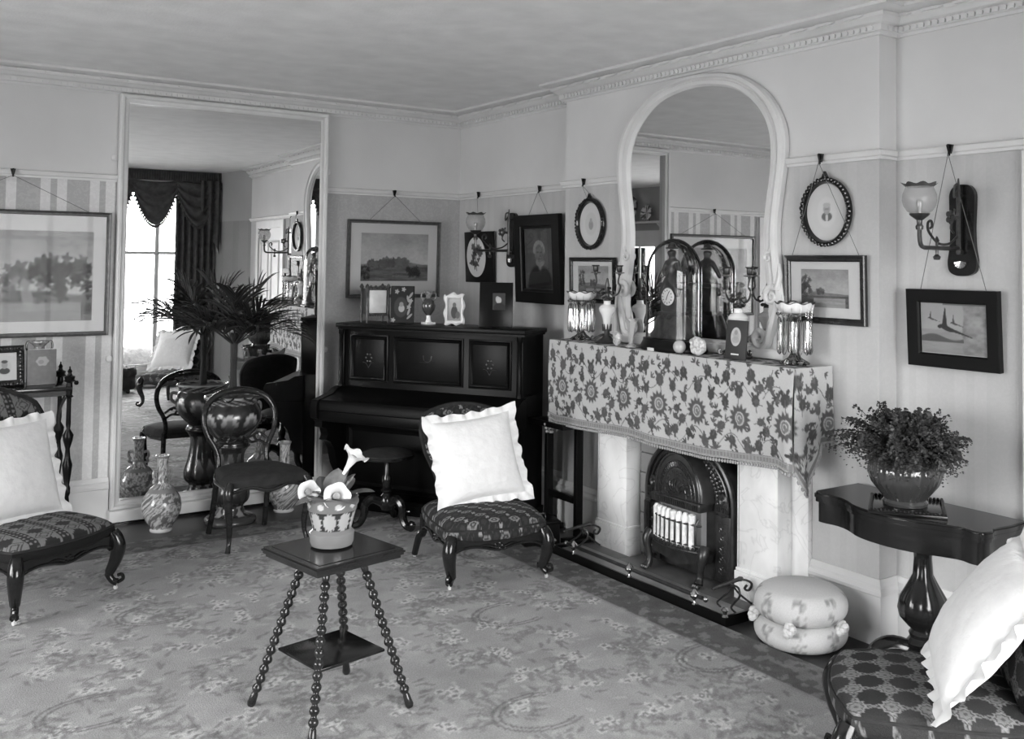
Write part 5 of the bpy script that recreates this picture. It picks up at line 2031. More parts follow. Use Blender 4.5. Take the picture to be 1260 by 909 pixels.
obj('strut', G().box(-.02, .02, .008, .014, 0, .16, 0, Matrix.Rotation(-.28, 4, 'X')), M_dark, t)
t = thing('cloth_book', 'upright grey book with a pale oval emblem on the far left table', 'book', (.905, 6.40, .908), .1, tilt=-.06)
obj('cover', G().box(-.078, .078, -.022, .0, 0, .205, .003), mat('grey_bookcloth', .17, .8, vary=.1, vs=40), t)
obj('pages', G().box(-.072, .072, -.018, -.004, .002, .2065), M_ivory, t)
cv = Canvas(.075, .065, .0025, .17)
cv.ell(.037, .032, .033, .027, .36, 0, .9, 6, .08)
cv.ell(.03, .028, .015, .012, .25)
print_obj('emblem', cv, M_print, t, -.035, .105, -.0235)
t = thing('two_handled_vase', 'little two-handled vase peeping over the grey book at the far left', 'vase', (.905, 6.49, .908))
obj('body', G().lathe([(0, 0), (.035, 0), (.03, .02), (.022, .04), (.04, .10), (.045, .16), (.032, .19), (.028, .215), (.05, .24), (.05, .25), (.04, .25), (0, .22)], 20), mat('figured_china', .22, .25, coat=.4, vary=.9, vs=30), t)
for s in (-1, 1):
    obj('handle', G().tube(spline([(s * .035, 0, .235), (s * .062, 0, .245), (s * .068, 0, .205), (s * .04, 0, .17)], 5), .006, 6), M_dark, t)

# ================================================================== JARDINIERE, PALM AND VASES BY THE MIRROR
def majcol(kind):
    def f(a, z):
        k = (a / (2 * PI) * 8) % 1 - .5
        base = .022
        if kind == 'bowl':
            h = (z - .06) / .15
            if z > .255: return .28 if ((a * 14 / (2 * PI) + z * 40) % 1) < .35 else .05
            if 0 < h < 1:
                w_ = .34 * math.sin(PI * min(1, h * .9)) * (1 + .3 * math.sin(h * 26))
                if abs(k) < w_: return .03 + .80 * max(0, h - .38) * (1.0 if abs(k) > w_ * .45 or h > .8 else .35)
            return base
        else:
            if z < .05: return .05
            if z < .11: return .24 if abs(k) < .22 + .12 * math.sin(z * 130) else .03
            h = (z - .13) / .14
            if 0 < h < 1:
                w_ = .36 * math.sin(PI * min(1, h * .9))
                if abs(k) < w_: return .04 + .50 * max(0, h - .5)
            h = (z - .30) / .14
            if 0 < h < 1:
                w_ = .36 * math.sin(PI * min(1, h * .9))
                if abs(k) < w_: return .04 + .15 * max(0, h - .5)
            return base
    return f


t = thing('jardiniere_pedestal', 'dark majolica pedestal with raised leaves behind the balloon-back chair', 'pedestal', (1.975, 6.25, .001))
pp = [(0, 0), (.15, 0), (.158, .012), (.155, .03), (.13, .045), (.095, .055), (.085, .075), (.078, .10), (.085, .115), (.105, .135), (.115, .165), (.112, .205), (.098, .25), (.085, .31), (.076, .37), (.074, .41), (.082, .44), (.10, .465), (.11, .475), (.11, .487), (0, .487)]
pp = [tuple(p) for p in spline(pp[1:-1], 3)]
obj('pedestal', G().lathe([(0, 0)] + pp + [(0, .487)], 96, c=majcol('ped')), M_glaze, t, col=True)
t = thing('majolica_jardiniere', 'dark majolica jardiniere with pale leaf tips holding the palm', 'jardiniere', (1.975, 6.25, .489))
bp_ = [(.10, 0), (.098, .012), (.088, .022), (.10, .04), (.135, .075), (.165, .12), (.178, .165), (.172, .21), (.155, .245), (.150, .258), (.160, .275), (.172, .288), (.172, .298), (.158, .298), (.150, .290)]
bp_ = spline(bp_, 3)
obj('bowl', G().lathe([(0, 0)] + [tuple(p) for p in bp_] + [(0, .288)], 96, c=majcol('bowl')), M_glaze, t, col=True)
obj('rim_band', G().tube([(.166 * math.cos(2 * PI * k / 48), .166 * math.sin(2 * PI * k / 48), .297) for k in range(48)], .008, 8, closed=True), mat('pale_glaze', .32, .2, coat=.5), t)
obj('soil', G().lathe([(0, .280), (.148, .280), (.148, .290), (0, .296)], 24), M_soil, t)
for s in (-1, 1):
    T = Matrix.Rotation(.3, 4, 'Z')
    obj('handle', G().tube(spline([(s * .165, 0, .235), (s * .20, 0, .24), (s * .205, 0, .20), (s * .175, 0, .17)], 5), .011, 8, T), mat('handle_glaze', .2, .2, coat=.5), t)
pal = thing('parlour_palm', 'dark parlour palm with arching fan-shaped fronds in front of the mirror', 'plant', (1.975, 6.25, .786))
rr = random.Random(77)
g = G()
for k in range(11):
    a = k * 2.4
    g.tube(spline([(.018 * math.cos(a), .018 * math.sin(a), 0), (.012 * math.cos(a), .012 * math.sin(a), .14), (.018 * math.cos(a + .3), .018 * math.sin(a + .3), .40)], 4), [.011, .010, .010, .009, .009, .008, .008, .007, .006], 6)
obj('trunk', g, mat('palm_trunk', .025, .8, vary=.4, vs=30, stretch=(1, 1, .2)), pal)


def frond(az, el, L, nl, arch_):
    d = Vector((math.cos(az) * math.cos(el), math.sin(az) * math.cos(el), math.sin(el)))
    p = Vector((.012 * math.cos(az), .012 * math.sin(az), .33))
    pts, tans = [p.copy()], [d.copy()]
    n = 24
    dd = d.copy()
    for i in range(n):
        dd = (dd + Vector((0, 0, -arch_ / n * (1.6 * i / n)))).normalized()
        p = p + dd * (L / n)
        pts.append(p.copy())
        tans.append(dd.copy())
    g = G().tube([tuple(q) for q in pts], [.007 - .0055 * i / n for i in range(n + 1)], 5)
    for i in range(nl):
        f = .30 + .70 * i / (nl - 1)
        k = min(n, int(f * n))
        t_ = tans[k]
        side = t_.cross(Vector((0, 0, 1))).normalized()
        upv = side.cross(t_).normalized()
        for s in (-1, 1):
            ang = .95 - .55 * (f - .30) / .70 + rr.uniform(-.12, .12)
            q = (t_ * math.cos(ang) + side * s * math.sin(ang) + upv * .22).normalized()
            l = (.275 - .09 * abs(f - .55) / .45) * rr.uniform(.85, 1.12)
            w = .0092 * rr.uniform(.8, 1.15)
            rows = []
            c = pts[k].copy()
            e = q.copy()
            sd = e.cross(upv).normalized()
            m = 6
            for j in range(m + 1):
                h = j / m
                ww = w * math.sin(PI * (.15 + .85 * h)) ** .6 if j < m else 0
                nn = sd.cross(e).normalized()
                rows.append([(v_.x, min(v_.y, .285), v_.z) for v_ in (c - sd * ww, c - nn * ww * .5, c + sd * ww)])
                e = (e + Vector((0, 0, -.85 * rr.uniform(.7, 1.3) / m * 2 * h))).normalized()
                c = c + e * (l / m)
            g.grid(rows)
    g.v = [(x, min(y, .285), z) for x, y, z in g.v]
    return obj('frond', g, M_leaf, pal, fix=False, sharp=80)


for az, el, L in ((-.75, .75, .34), (-.25, .95, .36), (.35, .85, .27), (2.3, 1.0, .27), (2.95, .70, .42), (3.4, .80, .45), (3.85, .60, .42), (4.4, 1.1, .42), (4.85, .7, .34), (5.25, 1.0, .38), (5.7, .55, .36), (.1, 1.3, .36), (3.3, 1.3, .40)):
    frond(az, el, L, 11, 1.3)


def bottle(label, loc):
    t = thing('bottle_vase', label, 'vase', loc, .4, 'bottle vases by the tall mirror')
    pr = spline([(.062, 0), (.066, .01), (.060, .022), (.075, .045), (.105, .10), (.114, .15), (.105, .20), (.075, .25), (.044, .28), (.034, .31), (.032, .38), (.034, .43), (.040, .445), (.040, .455), (.030, .455)], 9)

    def c(a, z):
        x = a * 3
        n1 = float(vnoise(np.array(math.cos(a) * 6 + 9), np.array(z * 70 + math.sin(a) * 6), 3))
        n2 = float(vnoise(np.array(math.cos(a) * 14 + 19), np.array(z * 150 + math.sin(a) * 14), 8))
        v_ = .42
        if z < .02: return .5
        if n1 > .66: v_ = .14
        elif n2 > .6: v_ = .22
        elif n2 < .3: v_ = .55
        if .24 < z < .26 or .30 < z < .312 or z > .44: v_ = .22
        return v_
    obj('body', G().lathe([(0, 0)] + [tuple(p) for p in pr] + [(.024, .42), (0, .42)], 120, c=c), M_glaze, t, col=True)
    for s in (-1, 1):
        g = G().tube(spline([(s * .034, 0, .36), (s * .058, 0, .365), (s * .062, 0, .335), (s * .052, 0, .32), (s * .06, 0, .30), (s * .036, 0, .29)], 4), .009, 6)
        obj('handle', g, mat('vase_handle', .3, .25, coat=.4, vary=.4, vs=60) if s < 0 else MATS['vase_handle'], t)
    return t


b1 = bottle('figured bottle-shaped vase on the floor at the left foot of the tall mirror', (1.565, 6.275, .001))
b2 = copy_tree(b1)
b2.location = (2.352, 6.335, .001)
b2.rotation_euler.z = 1.6
b2['label'] = 'figured bottle-shaped vase on the floor behind the balloon-back chair'

# ================================================================== ORNAMENTS ON THE MANTEL
ZM = 1.1935
def lustre(label, loc):
    t = thing('crystal_lustre', label, 'lustre', loc, 0, 'glass lustres on the mantel')
    obj('foot', G().lathe([(0, 0), (.062, 0), (.066, .006), (.05, .018), (.03, .03), (.018, .05), (0, .05)], 48, rib=lambda a, q: 1 + .09 * math.cos(8 * a)), M_cut, t)
    obj('stem', G().lathe([(0, .05), (.018, .05), (.024, .08), (.016, .11), (.022, .15), (.016, .19), (.03, .225), (.05, .238), (0, .238)], 20), M_cut, t)
    P = []
    for r, z in ((.03, .235), (.055, .238), (.075, .250), (.085, .268), (.088, .285)):
        P.append([(r * (1 + .03 * math.cos(8 * 2 * PI * k / 64)) * math.cos(2 * PI * k / 64), r * (1 + .03 * math.cos(8 * 2 * PI * k / 64)) * math.sin(2 * PI * k / 64), z + (.005 * math.cos(8 * 2 * PI * k / 64) if z > .28 else 0)) for k in range(64)])
    bo = obj('scalloped_bowl', G().grid(P, closed=True), M_white, t, fix=False)
    obj('gilt_edge', G().tube(P[-1], .003, 5, closed=True), M_bronze, bo)
    g = G()
    for k in range(12):
        a = 2 * PI * k / 12
        g.tube([(.082 * math.cos(a), .082 * math.sin(a), .268), (.078 * math.cos(a), .078 * math.sin(a), .215)], .0018, 4)
        g.ball((.079 * math.cos(a), .079 * math.sin(a), .232), .009, 6)
    obj('drop_wires', g, M_cut, t, kind='stuff')
    pr = obj('prism', G().lathe([(0, 0), (.007, .006), (.0120, .02), (.0105, .155), (.004, .172), (0, .175)], 6), M_cut, t)
    pr.location = (.072, 0, .045)
    for k in range(1, 12):
        a = 2 * PI * k / 12
        again(pr, t, (.072 * math.cos(a), .072 * math.sin(a), .045), (0, 0, a))
    return t


a1 = lustre('glass lustre hung with long crystal drops at the right end of the mantel', (3.575, 3.085, ZM))
a2 = copy_tree(a1)
a2.location = (3.565, 4.715, ZM)
a2['label'] = 'glass lustre hung with long crystal drops at the left end of the mantel'


def candelabrum(label, loc, rz):
    t = thing('candelabrum', label, 'candelabrum', loc, rz, 'candelabra on the mantel')
    g = G().lathe([(0, 0), (.07, 0), (.072, .008), (.05, .016), (.030, .03), (.018, .05), (.016, .075), (.022, .08), (0, .08)], 24)
    for k in range(3):
        a = 2 * PI * k / 3
        T = Matrix.Rotation(a, 4, 'Z')
        g.tube(spline([(.02, 0, .05), (.05, 0, .04), (.075, 0, .025), (.09, 0, .02), (.095, 0, .035), (.085, 0, .04)], 4), .007, 6, T)
    for k in range(8):
        a = k * .785
        g.tube([(.02 * math.cos(a), .02 * math.sin(a), .07), (.027 * math.cos(a), .027 * math.sin(a), .11)], [.008, .002], 6)
    obj('base', g, M_bronze, t)
    obj('china_vase', G().lathe([(0, .08), (.020, .08), (.020, .10), (.026, .14), (.034, .165), (.047, .185), (.049, .20), (.040, .213), (.022, .222), (.020, .238), (.024, .243), (0, .243)], 28), M_white, t)
    g = G().lathe([(0, .24), (.022, .24), (.014, .27), (.010, .31), (.014, .33), (.006, .37), (0, .375)], 12)
    rr = random.Random(4)
    for k in range(16):
        a = rr.random() * 6.28
        z = .25 + .08 * rr.random()
        g.ball((.026 * math.cos(a), .026 * math.sin(a), z), rr.uniform(.008, .015), 6, sc=(1, 1, .7))
    for k in range(3):
        g.ball((0, 0, .345 + .012 * k), .010 - .002 * k, 6)
    obj('leaf_cluster', g, M_bronze, t)
    for s in (-1, 1):
        pts = spline([(s * .01, 0, .295), (s * .04, 0, .275), (s * .075, 0, .285), (s * .094, 0, .325), (s * .078, 0, .350), (s * .086, 0, .392)], 5)
        ar = obj('arm', G().tube(pts, .0055, 6).tube(spline([(s * .045, 0, .268), (s * .06, 0, .29), (s * .045, 0, .30)], 4), .004, 5), M_bronze, t)
        obj('candle_cup', G().lathe([(0, .343), (.008, .343), (.010, .352), (.030, .356), (.030, .360), (.012, .362), (.016, .368), (.016, .392), (.022, .397), (.024, .402), (.018, .402), (0, .395)], 18, Matrix.Translation((s * .086, 0, .047))), M_bronze, ar)
    return t


k1 = candelabrum('two-armed bronze candelabrum on a white china vase at mantel right', (3.575, 3.445, ZM), -PI / 2 - .1)
k2 = copy_tree(k1)
k2.location = (3.55, 4.452, ZM)
k2.rotation_euler.z = -PI / 2 + .25
k2['label'] = 'two-armed bronze candelabrum on a white china vase at mantel left'

# clock under a glass dome: local x along the wall
t = thing('dome_clock', 'gilt figure clock under a tall glass dome in the middle of the mantel', 'clock', (3.556, 3.895, ZM), -PI / 2)
E_ = lambda r, z, n=48, ry=.48: [(r * math.cos(2 * PI * k / n), ry * r * math.sin(2 * PI * k / n), z) for k in range(n)]
obj('plinth', G().grid([E_(.001, 0), E_(.232, 0), E_(.238, .012), E_(.228, .03), E_(.215, .05), E_(.215, .062), E_(.001, .062)], closed=True), M_black, t)
obj('mound', G().grid([E_(.13, .062), E_(.135, .075), E_(.115, .10), E_(.10, .14), E_(.085, .165), E_(.001, .17)], closed=True), M_bronze, t)
g = G().box(-.052, .052, -.035, .035, .16, .30, .008)
g.box(-.062, .062, -.042, .042, .16, .18, .004).box(-.058, .058, -.04, .04, .285, .305, .004)
obj('clock_case', g, M_bronze, t)
dl = obj('dial', G().lathe([(0, 0), (.037, 0), (.038, .004), (.034, .007), (0, .007)], 32, Matrix.Translation((-.004, -.034, .245)) @ Matrix.Rotation(PI / 2, 4, 'X')), M_white, t)
g = G()
for k in range(12):
    a = 2 * PI * k / 12
    g.box(-.0012, .0012, -.0425, -.041, .024, .031, 0, Matrix.Translation((-.004, 0, .245)) @ Matrix.Rotation(a, 4, 'Y'))
g.box(-.0012, .0012, -.0435, -.042, 0, .024, 0, Matrix.Translation((-.004, 0, .245)) @ Matrix.Rotation(.5, 4, 'Y'))
g.box(-.0014, .0014, -.0435, -.042, 0, .016, 0, Matrix.Translation((-.004, 0, .245)) @ Matrix.Rotation(3.5, 4, 'Y'))
obj('numerals_and_hands', g, M_black, dl)
# statuette: one continuous draped figure
me = bpy.data.meshes.new('statuette')
J = [(0, 0, .305), (-.005, -.005, .345), (-.008, -.004, .375), (-.006, -.004, .40), (-.004, -.006, .413), (-.004, -.010, .434),
     (-.036, -.006, .392), (-.046, -.020, .355), (-.018, -.034, .335), (.028, -.006, .392), (.046, -.016, .36), (.062, -.024, .325),
     (-.026, -.02, .30), (-.052, -.030, .25), (.026, -.02, .30), (.054, -.028, .245), (-.004, -.012, .450)]
Ed = [(0, 1), (1, 2), (2, 3), (3, 4), (4, 5), (3, 6), (6, 7), (7, 8), (3, 9), (9, 10), (10, 11), (0, 12), (12, 13), (0, 14), (14, 15), (5, 16)]
Rd = [.036, .026, .028, .022, .012, .026, .014, .012, .010, .014, .012, .009, .026, .018, .026, .018, .022]
me.from_pydata(J, Ed, [])
me.materials.append(M_bronze)
o = bpy.data.objects.new('statuette', me)
put(o, t)
sk = o.modifiers.new('skin', 'SKIN')
for i, sv in enumerate(me.skin_vertices[0].data):
    sv.radius = (Rd[i], Rd[i])
    sv.use_root = (i == 0)
sb = o.modifiers.new('sub', 'SUBSURF')
sb.levels = sb.render_levels = 2
obj('hat', G().lathe([(0, .452), (.030, .454), (.032, .458), (.020, .462), (.017, .474), (.008, .481), (0, .482)], 16, Matrix.Translation((-.004, -.008, 0))), M_bronze, o)
g = G()
for k in range(14):
    a = k * 2.4
    g.ball((.085 * math.cos(a) * (.6 + .4 * (k % 3) / 2), .04 * math.sin(a), .10 + .055 * ((k * 7) % 5) / 4), .018, 8, sc=(1, .8, .8))
obj('foliage_mount', g, M_bronze, t, kind='stuff')
for ch in t.children:
    if ch.name.split('.')[0] in ('mound', 'clock_case', 'dial', 'statuette', 'foliage_mount'):
        ch.scale = (1.28, 1.0, 1.22)
        ch.location.z = .062 * (1 - 1.22)
# glass dome, shell with rounded top
rows = []
for z in (.062, .15, .28, .40): rows.append(E_(.196, z))
for k in range(1, 9):
    a = PI / 2 * k / 8
    rows.append(E_(max(.002, .196 * math.cos(a)), .40 + .195 * math.sin(a)))
obj('glass_dome', G().grid(rows, closed=True), M_dome, t, fix=False, sharp=80)

# shells, glass ball, framed miniature and scalloped vase
def scallop(name, label, cat, loc, rz):
    t = thing(name, label, cat, loc, rz)
    rows = []
    for q in range(10):
        f = q / 9
        r = .012 + .034 * f ** 1.3
        rows.append([(r * (1 + .10 * f * math.cos(7 * 2 * PI * k / 56)) * math.cos(2 * PI * k / 56), .45 * r * math.sin(2 * PI * k / 56), .02 + .125 * f + .01 * f * math.cos(7 * 2 * PI * k / 56)) for k in range(56)])
    obj('fluted_bowl', G().grid(rows, closed=True), mat('pearl_glaze', .38, .3, coat=.3), t, fix=False)
    obj('foot', G().lathe([(0, 0), (.03, 0), (.028, .008), (.012, .018), (.013, .03), (0, .03)], 20), MATS['pearl_glaze'], t)
    return t


scallop('fan_vase', 'small pale fan-shaped vase just left of the glass dome', 'vase', (3.50, 4.175, ZM), -PI / 2)


def shell(label, loc, rz, s, sp=1):
    t = thing('sea_shell', label, 'shell', loc, rz)
    pts = []
    rad = []
    for i in range(60):
        f = i / 59
        a = f * 2 * PI * 2.4
        r = .004 + .034 * s * f ** 1.2
        pts.append((r * math.cos(a), -.02 * s * (1 - f), .036 * s + .004 + r * math.sin(a) * .85))
        rad.append((.004 + .019 * s * f) * (1 + .10 * math.sin(i * 1.6)))
    g = G().tube(pts, rad, 10)
    zmin = min(v[2] for v in g.v)
    g.v = [(x, y, z - zmin) for x, y, z in g.v]
    obj('whorl', g, mat('shell_pearl', .5, .4, vary=.5, vs=60) if 'shell_pearl' not in MATS else MATS['shell_pearl'], t)
    return t


shell('spiral sea shell lying at mantel left of the glass dome', (3.492, 4.285, ZM), -PI / 2 - .4, .85)
shell('large spotted coiled sea shell in front of the glass dome', (3.475, 3.625, ZM), -PI / 2 + .2, 1.0)
t = thing('glass_paperweight', 'clear glass ball in front of the dome base', 'paperweight', (3.462, 3.745, ZM))
obj('ball', G().ball((0, 0, .036), .034, 20), mat('clouded_glass', .45, .08, coat=.6), t)
obj('foot', G().lathe([(0, 0), (.02, 0), (.018, .006), (0, .006)], 16), M_bronze, t)
t = thing('white_match_box', 'tiny pale box at the left foot of the dome clock', 'box', (3.450, 3.955, ZM), -PI / 2)
obj('tray', G().box(-.04, .03, -.012, .012, 0, .012, .001), M_walnut, t)
obj('sleeve', G().box(-.012, .034, -.0135, .0135, 0, .016, .001), M_mount, t)
t = thing('miniature_frame', 'black standing frame with an oval miniature near mantel right', 'picture frame', (3.49, 3.375, ZM), -PI / 2, tilt=-.10)
obj('board', G().box(-.068, .068, -.012, 0, 0, .19, .003), mat('black_leather', .03, .6), t)
cv = Canvas(.066, .09, .0022, .45)
cv.A += .1 * (fbm(cv.X * 90, cv.Y * 90, 4) - .5)
cv.ell(.033, .052, .018, .024, .33, 0, .7)
cv.ell(.033, .066, .011, .012, .24, 0, .8)
cv.ell(.033, .030, .024, .016, .30, 0, .6)
u, v = cv.X / .066 - .5, cv.Y / .09 - .5
r = np.hypot(u / .5, v / .5)
k = np.where(r > 1, 1 / np.maximum(r, 1e-6), 1)
obj('oval_miniature', G().grid(np.stack([u * k * .066, np.full_like(u, -.0135), .11 + v * k * .09], -1), c=np.clip(cv.A, .02, .9)), M_print, t, col=True, fix=False)
obj('name_strip', G().box(-.025, .025, -.0135, -.012, .022, .029), M_ivory, t)
obj('strut', G().box(-.02, .02, .0, .005, 0, .14, 0, Matrix.Rotation(-.30, 4, 'X')), MATS['black_leather'], t)

# ================================================================== ORNAMENTS ON THE PIANO
ZP = 1.2215
def onp(x, y): return pc + Matrix.Rotation(PR, 3, 'Z') @ Vector((x, y, 0)) + Vector((0, 0, ZP))


t = thing('casket_mirror', 'little gilt four-legged case with a pale glass front at piano left', 'ornament', onp(-.50, .14), PR + .93)
t.scale = (1.2, 1.2, 1.2)
obj('case', G().box(-.058, .058, -.045, .045, .045, .19, .004), M_gilt, t)
obj('front_glass', G().box(-.050, .050, -.052, -.045, .055, .182, .002), mat('pale_panel', .55, .3, vary=.1, vs=20), t)
obj('side_glass', G().box(.058, .0605, -.032, .032, .06, .18), M_mirror, t)
for sx in (-1, 1):
    for sy in (-1, 1):
        obj('leg', G().lathe([(0, 0), (.009, 0), (.006, .01), (.010, .03), (.008, .05), (.006, .12), (.008, .19), (.014, .20), (.006, .215), (0, .22)], 10, Matrix.Translation((sx * .062, sy * .048, 0))), M_gilt, t)
g = G()
for k in range(9):
    g.ball((-.055 + .0138 * k, -.05, .195 + .006 * (k % 2)), .010, 6)
    g.ball((-.055 + .0138 * k, -.05, .044), .008, 6)
obj('cresting', g, M_gilt, t, kind='stuff')


def stand_frame(label, loc, rz, w, h, m, cv, ox, oz, tilt=-.16):
    t = thing('standing_frame', label, 'picture frame', loc, rz, tilt=tilt)
    t.scale = (1.23, 1.23, 1.23)
    obj('board', G().box(-w / 2, w / 2, -.012, 0, 0, h, .003), m, t)
    print_obj('photograph', cv, M_print, t, ox, oz, -.0135)
    obj('strut', G().box(-.02, .02, .0, .005, 0, h * .75, 0, Matrix.Rotation(-.36, 4, 'X')), m, t)
    return t


w, h = .128, .205
cv = Canvas(w - .006, h - .006, .002, .018)
cv.ell(.052, .085, .036, .055, .045)
cv.ell(.056, .078, .016, .020, .35)
cv.ell(.055, .10, .011, .013, .22)
for x, y, a in ((.10, .10, 1.2), (.09, .13, 1.8), (.105, .15, 1.0), (.095, .06, 1.3), (.10, .035, .8)):
    cv.ell(x, y, .020, .006, .26, a)
for x, y in ((.03, .17), (.066, .182), (.105, .12), (.012, .015), (.095, .085)):
    cv.ell(x, y, .010, .011, .28, 0, 1, 5, .25)
stand_frame('black standing frame painted with lilies beside the urn on the piano', onp(-.275, .13), PR + .50, w, h, M_black, cv, -.061, .003)
t = thing('china_urn', 'small dark-bodied china urn with pale foot on the piano', 'vase', onp(-.085, .15))
t.scale = (1.2, 1.2, 1.2)
obj('body', G().lathe([(0, .05), (.012, .05), (.02, .06), (.034, .08), (.038, .105), (.030, .13), (.018, .142), (0, .142)], 24), mat('dark_china', .05, .15, coat=.6), t)
obj('foot', G().box(-.03, .03, -.03, .03, 0, .014, .002).lathe([(0, .014), (.018, .014), (.012, .03), (.012, .05), (0, .05)], 16), M_white, t)
obj('neck', G().lathe([(0, .142), (.014, .142), (.016, .16), (.030, .178), (.032, .184), (.02, .184), (0, .17)], 20, rib=lambda a, q: 1 + .1 * math.cos(6 * a) * q), mat('figured_neck', .2, .3, vary=.8, vs=60), t)
for s in (-1, 1):
    obj('handle', G().tube(spline([(s * .03, 0, .125), (s * .045, 0, .15), (s * .04, 0, .175), (s * .024, 0, .172)], 5), .0045, 6), MATS['figured_neck'], t)
# white ornate photograph frame
t = thing('china_photo_frame', 'white china photograph frame with shaped edge on the piano', 'picture frame', onp(.12, .13), PR + .45, tilt=-.12)
t.scale = (1.2, 1.2, 1.2)
out = []
for k in range(80):
    f = k / 80 * 4
    e, q = int(f), f - int(f)
    x, z = [(-.5 + q, -.5), (.5, -.5 + q), (.5 - q, .5), (-.5, .5 - q)][e]
    wob = .005 * math.sin(q * 4 * PI) + (.010 * math.exp(-((q - .5) / .12) ** 2) if e == 2 else 0)
    nx_, nz_ = [(0, -1), (1, 0), (0, 1), (-1, 0)][e]
    out.append((x * .108 + nx_ * wob, .088 + z * .165 + nz_ * wob))
inn = []
for k in range(80):
    f = k / 80 * 4
    e, q = int(f), f - int(f)
    x, z = [(-.5 + q, -.5), (.5, -.5 + q), (.5 - q, .5), (-.5, .5 - q)][e]
    inn.append((x * .070, .088 + z * .118))
obj('frame', G().ring(out, inn, [(0, .006), (0, -.006), (.4, -.014), (.8, -.012), (1, -.004), (1, .006)]), M_ivory, t)
cv = Canvas(.072, .12, .0022, .42)
cv.A -= .18 * np.clip(1 - cv.Y / .08, 0, 1)
cv.ell(.036, .045, .018, .035, .07)
cv.ell(.036, .085, .010, .013, .14)
cv.ell(.055, .03, .012, .02, .12)
print_obj('photograph', cv, M_print, t, -.036, .028, .002)
obj('strut', G().box(-.015, .015, .006, .01, 0, .12, 0, Matrix.Rotation(-.30, 4, 'X')), M_dark, t)
w, h = .175, .235
cv = Canvas(.066, .088, .002, .05)
cv.ell(.033, .05, .013, .017, .38)
cv.ell(.028, .052, .012, .02, .42, .3, .8)
cv.ell(.036, .012, .03, .025, .028)
stand_frame('large black standing frame with a small portrait at piano right', onp(.425, .13), PR + .42, w, h, M_black, cv, -.018, .09)

# coal box and books in the dark corner by the fender
t = thing('coal_box', 'low black coal box behind the patterned chair by the fender', 'box', (3.33, 4.80, 0), -.25)
obj('box', G().box(-.12, .10, -.09, .09, .015, .13, .006), M_black, t)
obj('lid', G().box(-.125, .105, -.095, .095, .13, .15, .005), M_black, t)
for sx in (-.1, .08):
    for sy in (-.07, .07):
        obj('foot', G().ball((sx, sy, .012), .012, 8), M_brass, t)
obj('handle', G().tube(spline([(-.05, 0, .15), (-.04, 0, .175), (.03, 0, .175), (.04, 0, .15)], 5), .005, 6), M_brass, t)

# ================================================================== WINDOW DRAPERY AND THE END OF THE ROOM SEEN IN THE MIRRORS
t = thing('window_drapery', 'dark swagged curtains with bobble fringe at the window reflected in the mirror', 'curtain', (2.0, YF, 0))
y0 = YF + .10
obj('pelmet', G().box(.35, 3.63, YF + .035, YF + .13, 2.66, 2.795, .004), M_curtain, t, world=True)
g = G()
for k in range(110):
    x = .36 + 3.26 * k / 109
    g.tube([(x, YF + .132, 2.67), (x, YF + .136, 2.73), (x, YF + .132, 2.79)], .010, 5)
obj('gathered_heading', g, M_curtain, t, world=True, kind='stuff')
sx = np.linspace(.40, 3.60, 7)
for k in range(6):
    xa, xb = sx[k] - .06, sx[k + 1] + .06
    rows = []
    for j in range(22):
        f = j / 21
        row = []
        for i in range(32):
            u_ = i / 31
            sag = math.sin(PI * u_) ** .8
            z = 2.67 - (.03 + .50 * f) * sag - .06 * f
            y = YF + .15 + .025 * math.sin(f * 22) * sag + .03 * f * sag
            row.append((xa + (xb - xa) * (u_ * (1 - .12 * f) + .06 * f), y, z))
        rows.append(row)
    sw_ = obj('swag', G().grid(rows), M_curtain, t, world=True, sharp=80)
    g = G()
    for p in rows[-1]:
        g.ball((p[0], p[1], p[2] - .02), .016, 6, sc=(.8, .8, 1.4))
    obj('bobble_fringe', g, M_curtain, sw_, kind='stuff')
for xa, xb, name in ((3.07, 3.56, 'curtain'), (.38, .80, 'curtain')):
    rows = []
    for j in range(12):
        z = 2.66 - (2.62) * j / 11
        rows.append([(xa + (xb - xa) * i / 60, YF + .07 + .028 * math.sin(i * .62) + .008 * math.sin(i * .2 + j * .3), z) for i in range(61)])
    obj(name, G().grid(rows), M_curtain, t, world=True, sharp=80)
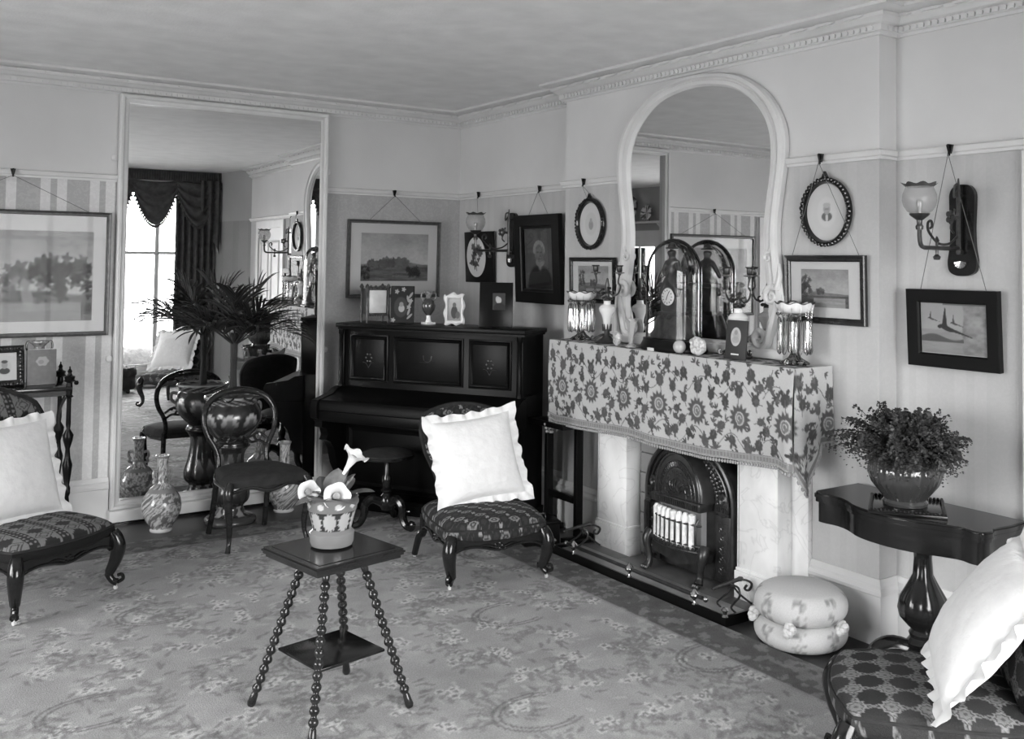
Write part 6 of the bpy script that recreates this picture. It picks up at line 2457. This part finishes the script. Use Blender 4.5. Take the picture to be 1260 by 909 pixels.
for xa in (3.36, .42):
    rows = []
    for j in range(20):
        f = j / 19
        row = []
        for i in range(30):
            u_ = i / 29
            L = .35 + .62 * (u_ if xa > 2 else 1 - u_)
            row.append((xa + .25 * u_, YF + .18 + .03 * math.sin(u_ * 16), 2.68 - L * f))
        rows.append(row)
    obj('cascade_tail', G().grid(rows), M_curtain, t, world=True, sharp=80)

t = thing('ottoman', 'round dark ottoman by the window, seen at the mirror\'s left edge', 'ottoman', (2.33, .35, .012))
obj('seat', G().lathe([(0, .20), (.21, .20), (.225, .22), (.225, .28), (.20, .31), (.10, .325), (0, .33)], 32), M_velvet, t)
obj('base', G().lathe([(0, .05), (.20, .05), (.215, .07), (.21, .20), (0, .20)], 32), M_velvet, t)
for k in range(4):
    a = PI / 4 + k * PI / 2
    obj('foot', G().lathe([(0, 0), (.018, 0), (.025, .02), (.018, .05), (0, .05)], 10, Matrix.Translation((.16 * math.cos(a), .16 * math.sin(a), 0))), M_dark, t)

# overdoor shelf with plates on the west wall
t = thing('overdoor_shelf', 'plain shelf over the glazed door, seen doubly reflected in the overmantel', 'shelf', (XW, 2.2, 2.26), PI / 2)
obj('board', G().box(-.65, .65, -.17, -.0, .0, .025, .003), M_trim, t)
for s in (-.5, .5):
    obj('bracket', G().prism([(0, 0), (-.14, 0), (-.03, -.09), (0, -.11)], s - .012, s + .012, 'x'), M_trim, t)


def plate(label, loc, r):
    t = thing('china_plate', label, 'plate', loc, PI / 2, 'plates on the overdoor shelf', tilt=-.18)
    A = Matrix.Translation((0, -.012, r)) @ Matrix.Rotation(PI / 2, 4, 'X')

    def c(a, z):
        return .08 + .55 * (float(vnoise(np.array(a * 7), np.array(z * 500), 3)) > .5)
    obj('dish', G().lathe([(0, 0), (r * .5, 0), (r * .6, .004), (r * .95, .018), (r, .020), (r * .97, .024), (r * .6, .009), (0, .006)], 40, A, c=c), M_glaze, t, col=True)
    obj('stand', G().tube([(-.05, .01, .0), (0, .03, r * 1.2), (.05, .01, .0)], .004, 5), M_dark, t)
    return t


plate('large figured plate standing on the shelf over the glazed door', (XW + .10, 2.06, 2.287), .20)
plate('small figured plate beside the large one over the glazed door', (XW + .10, 2.46, 2.287), .12)
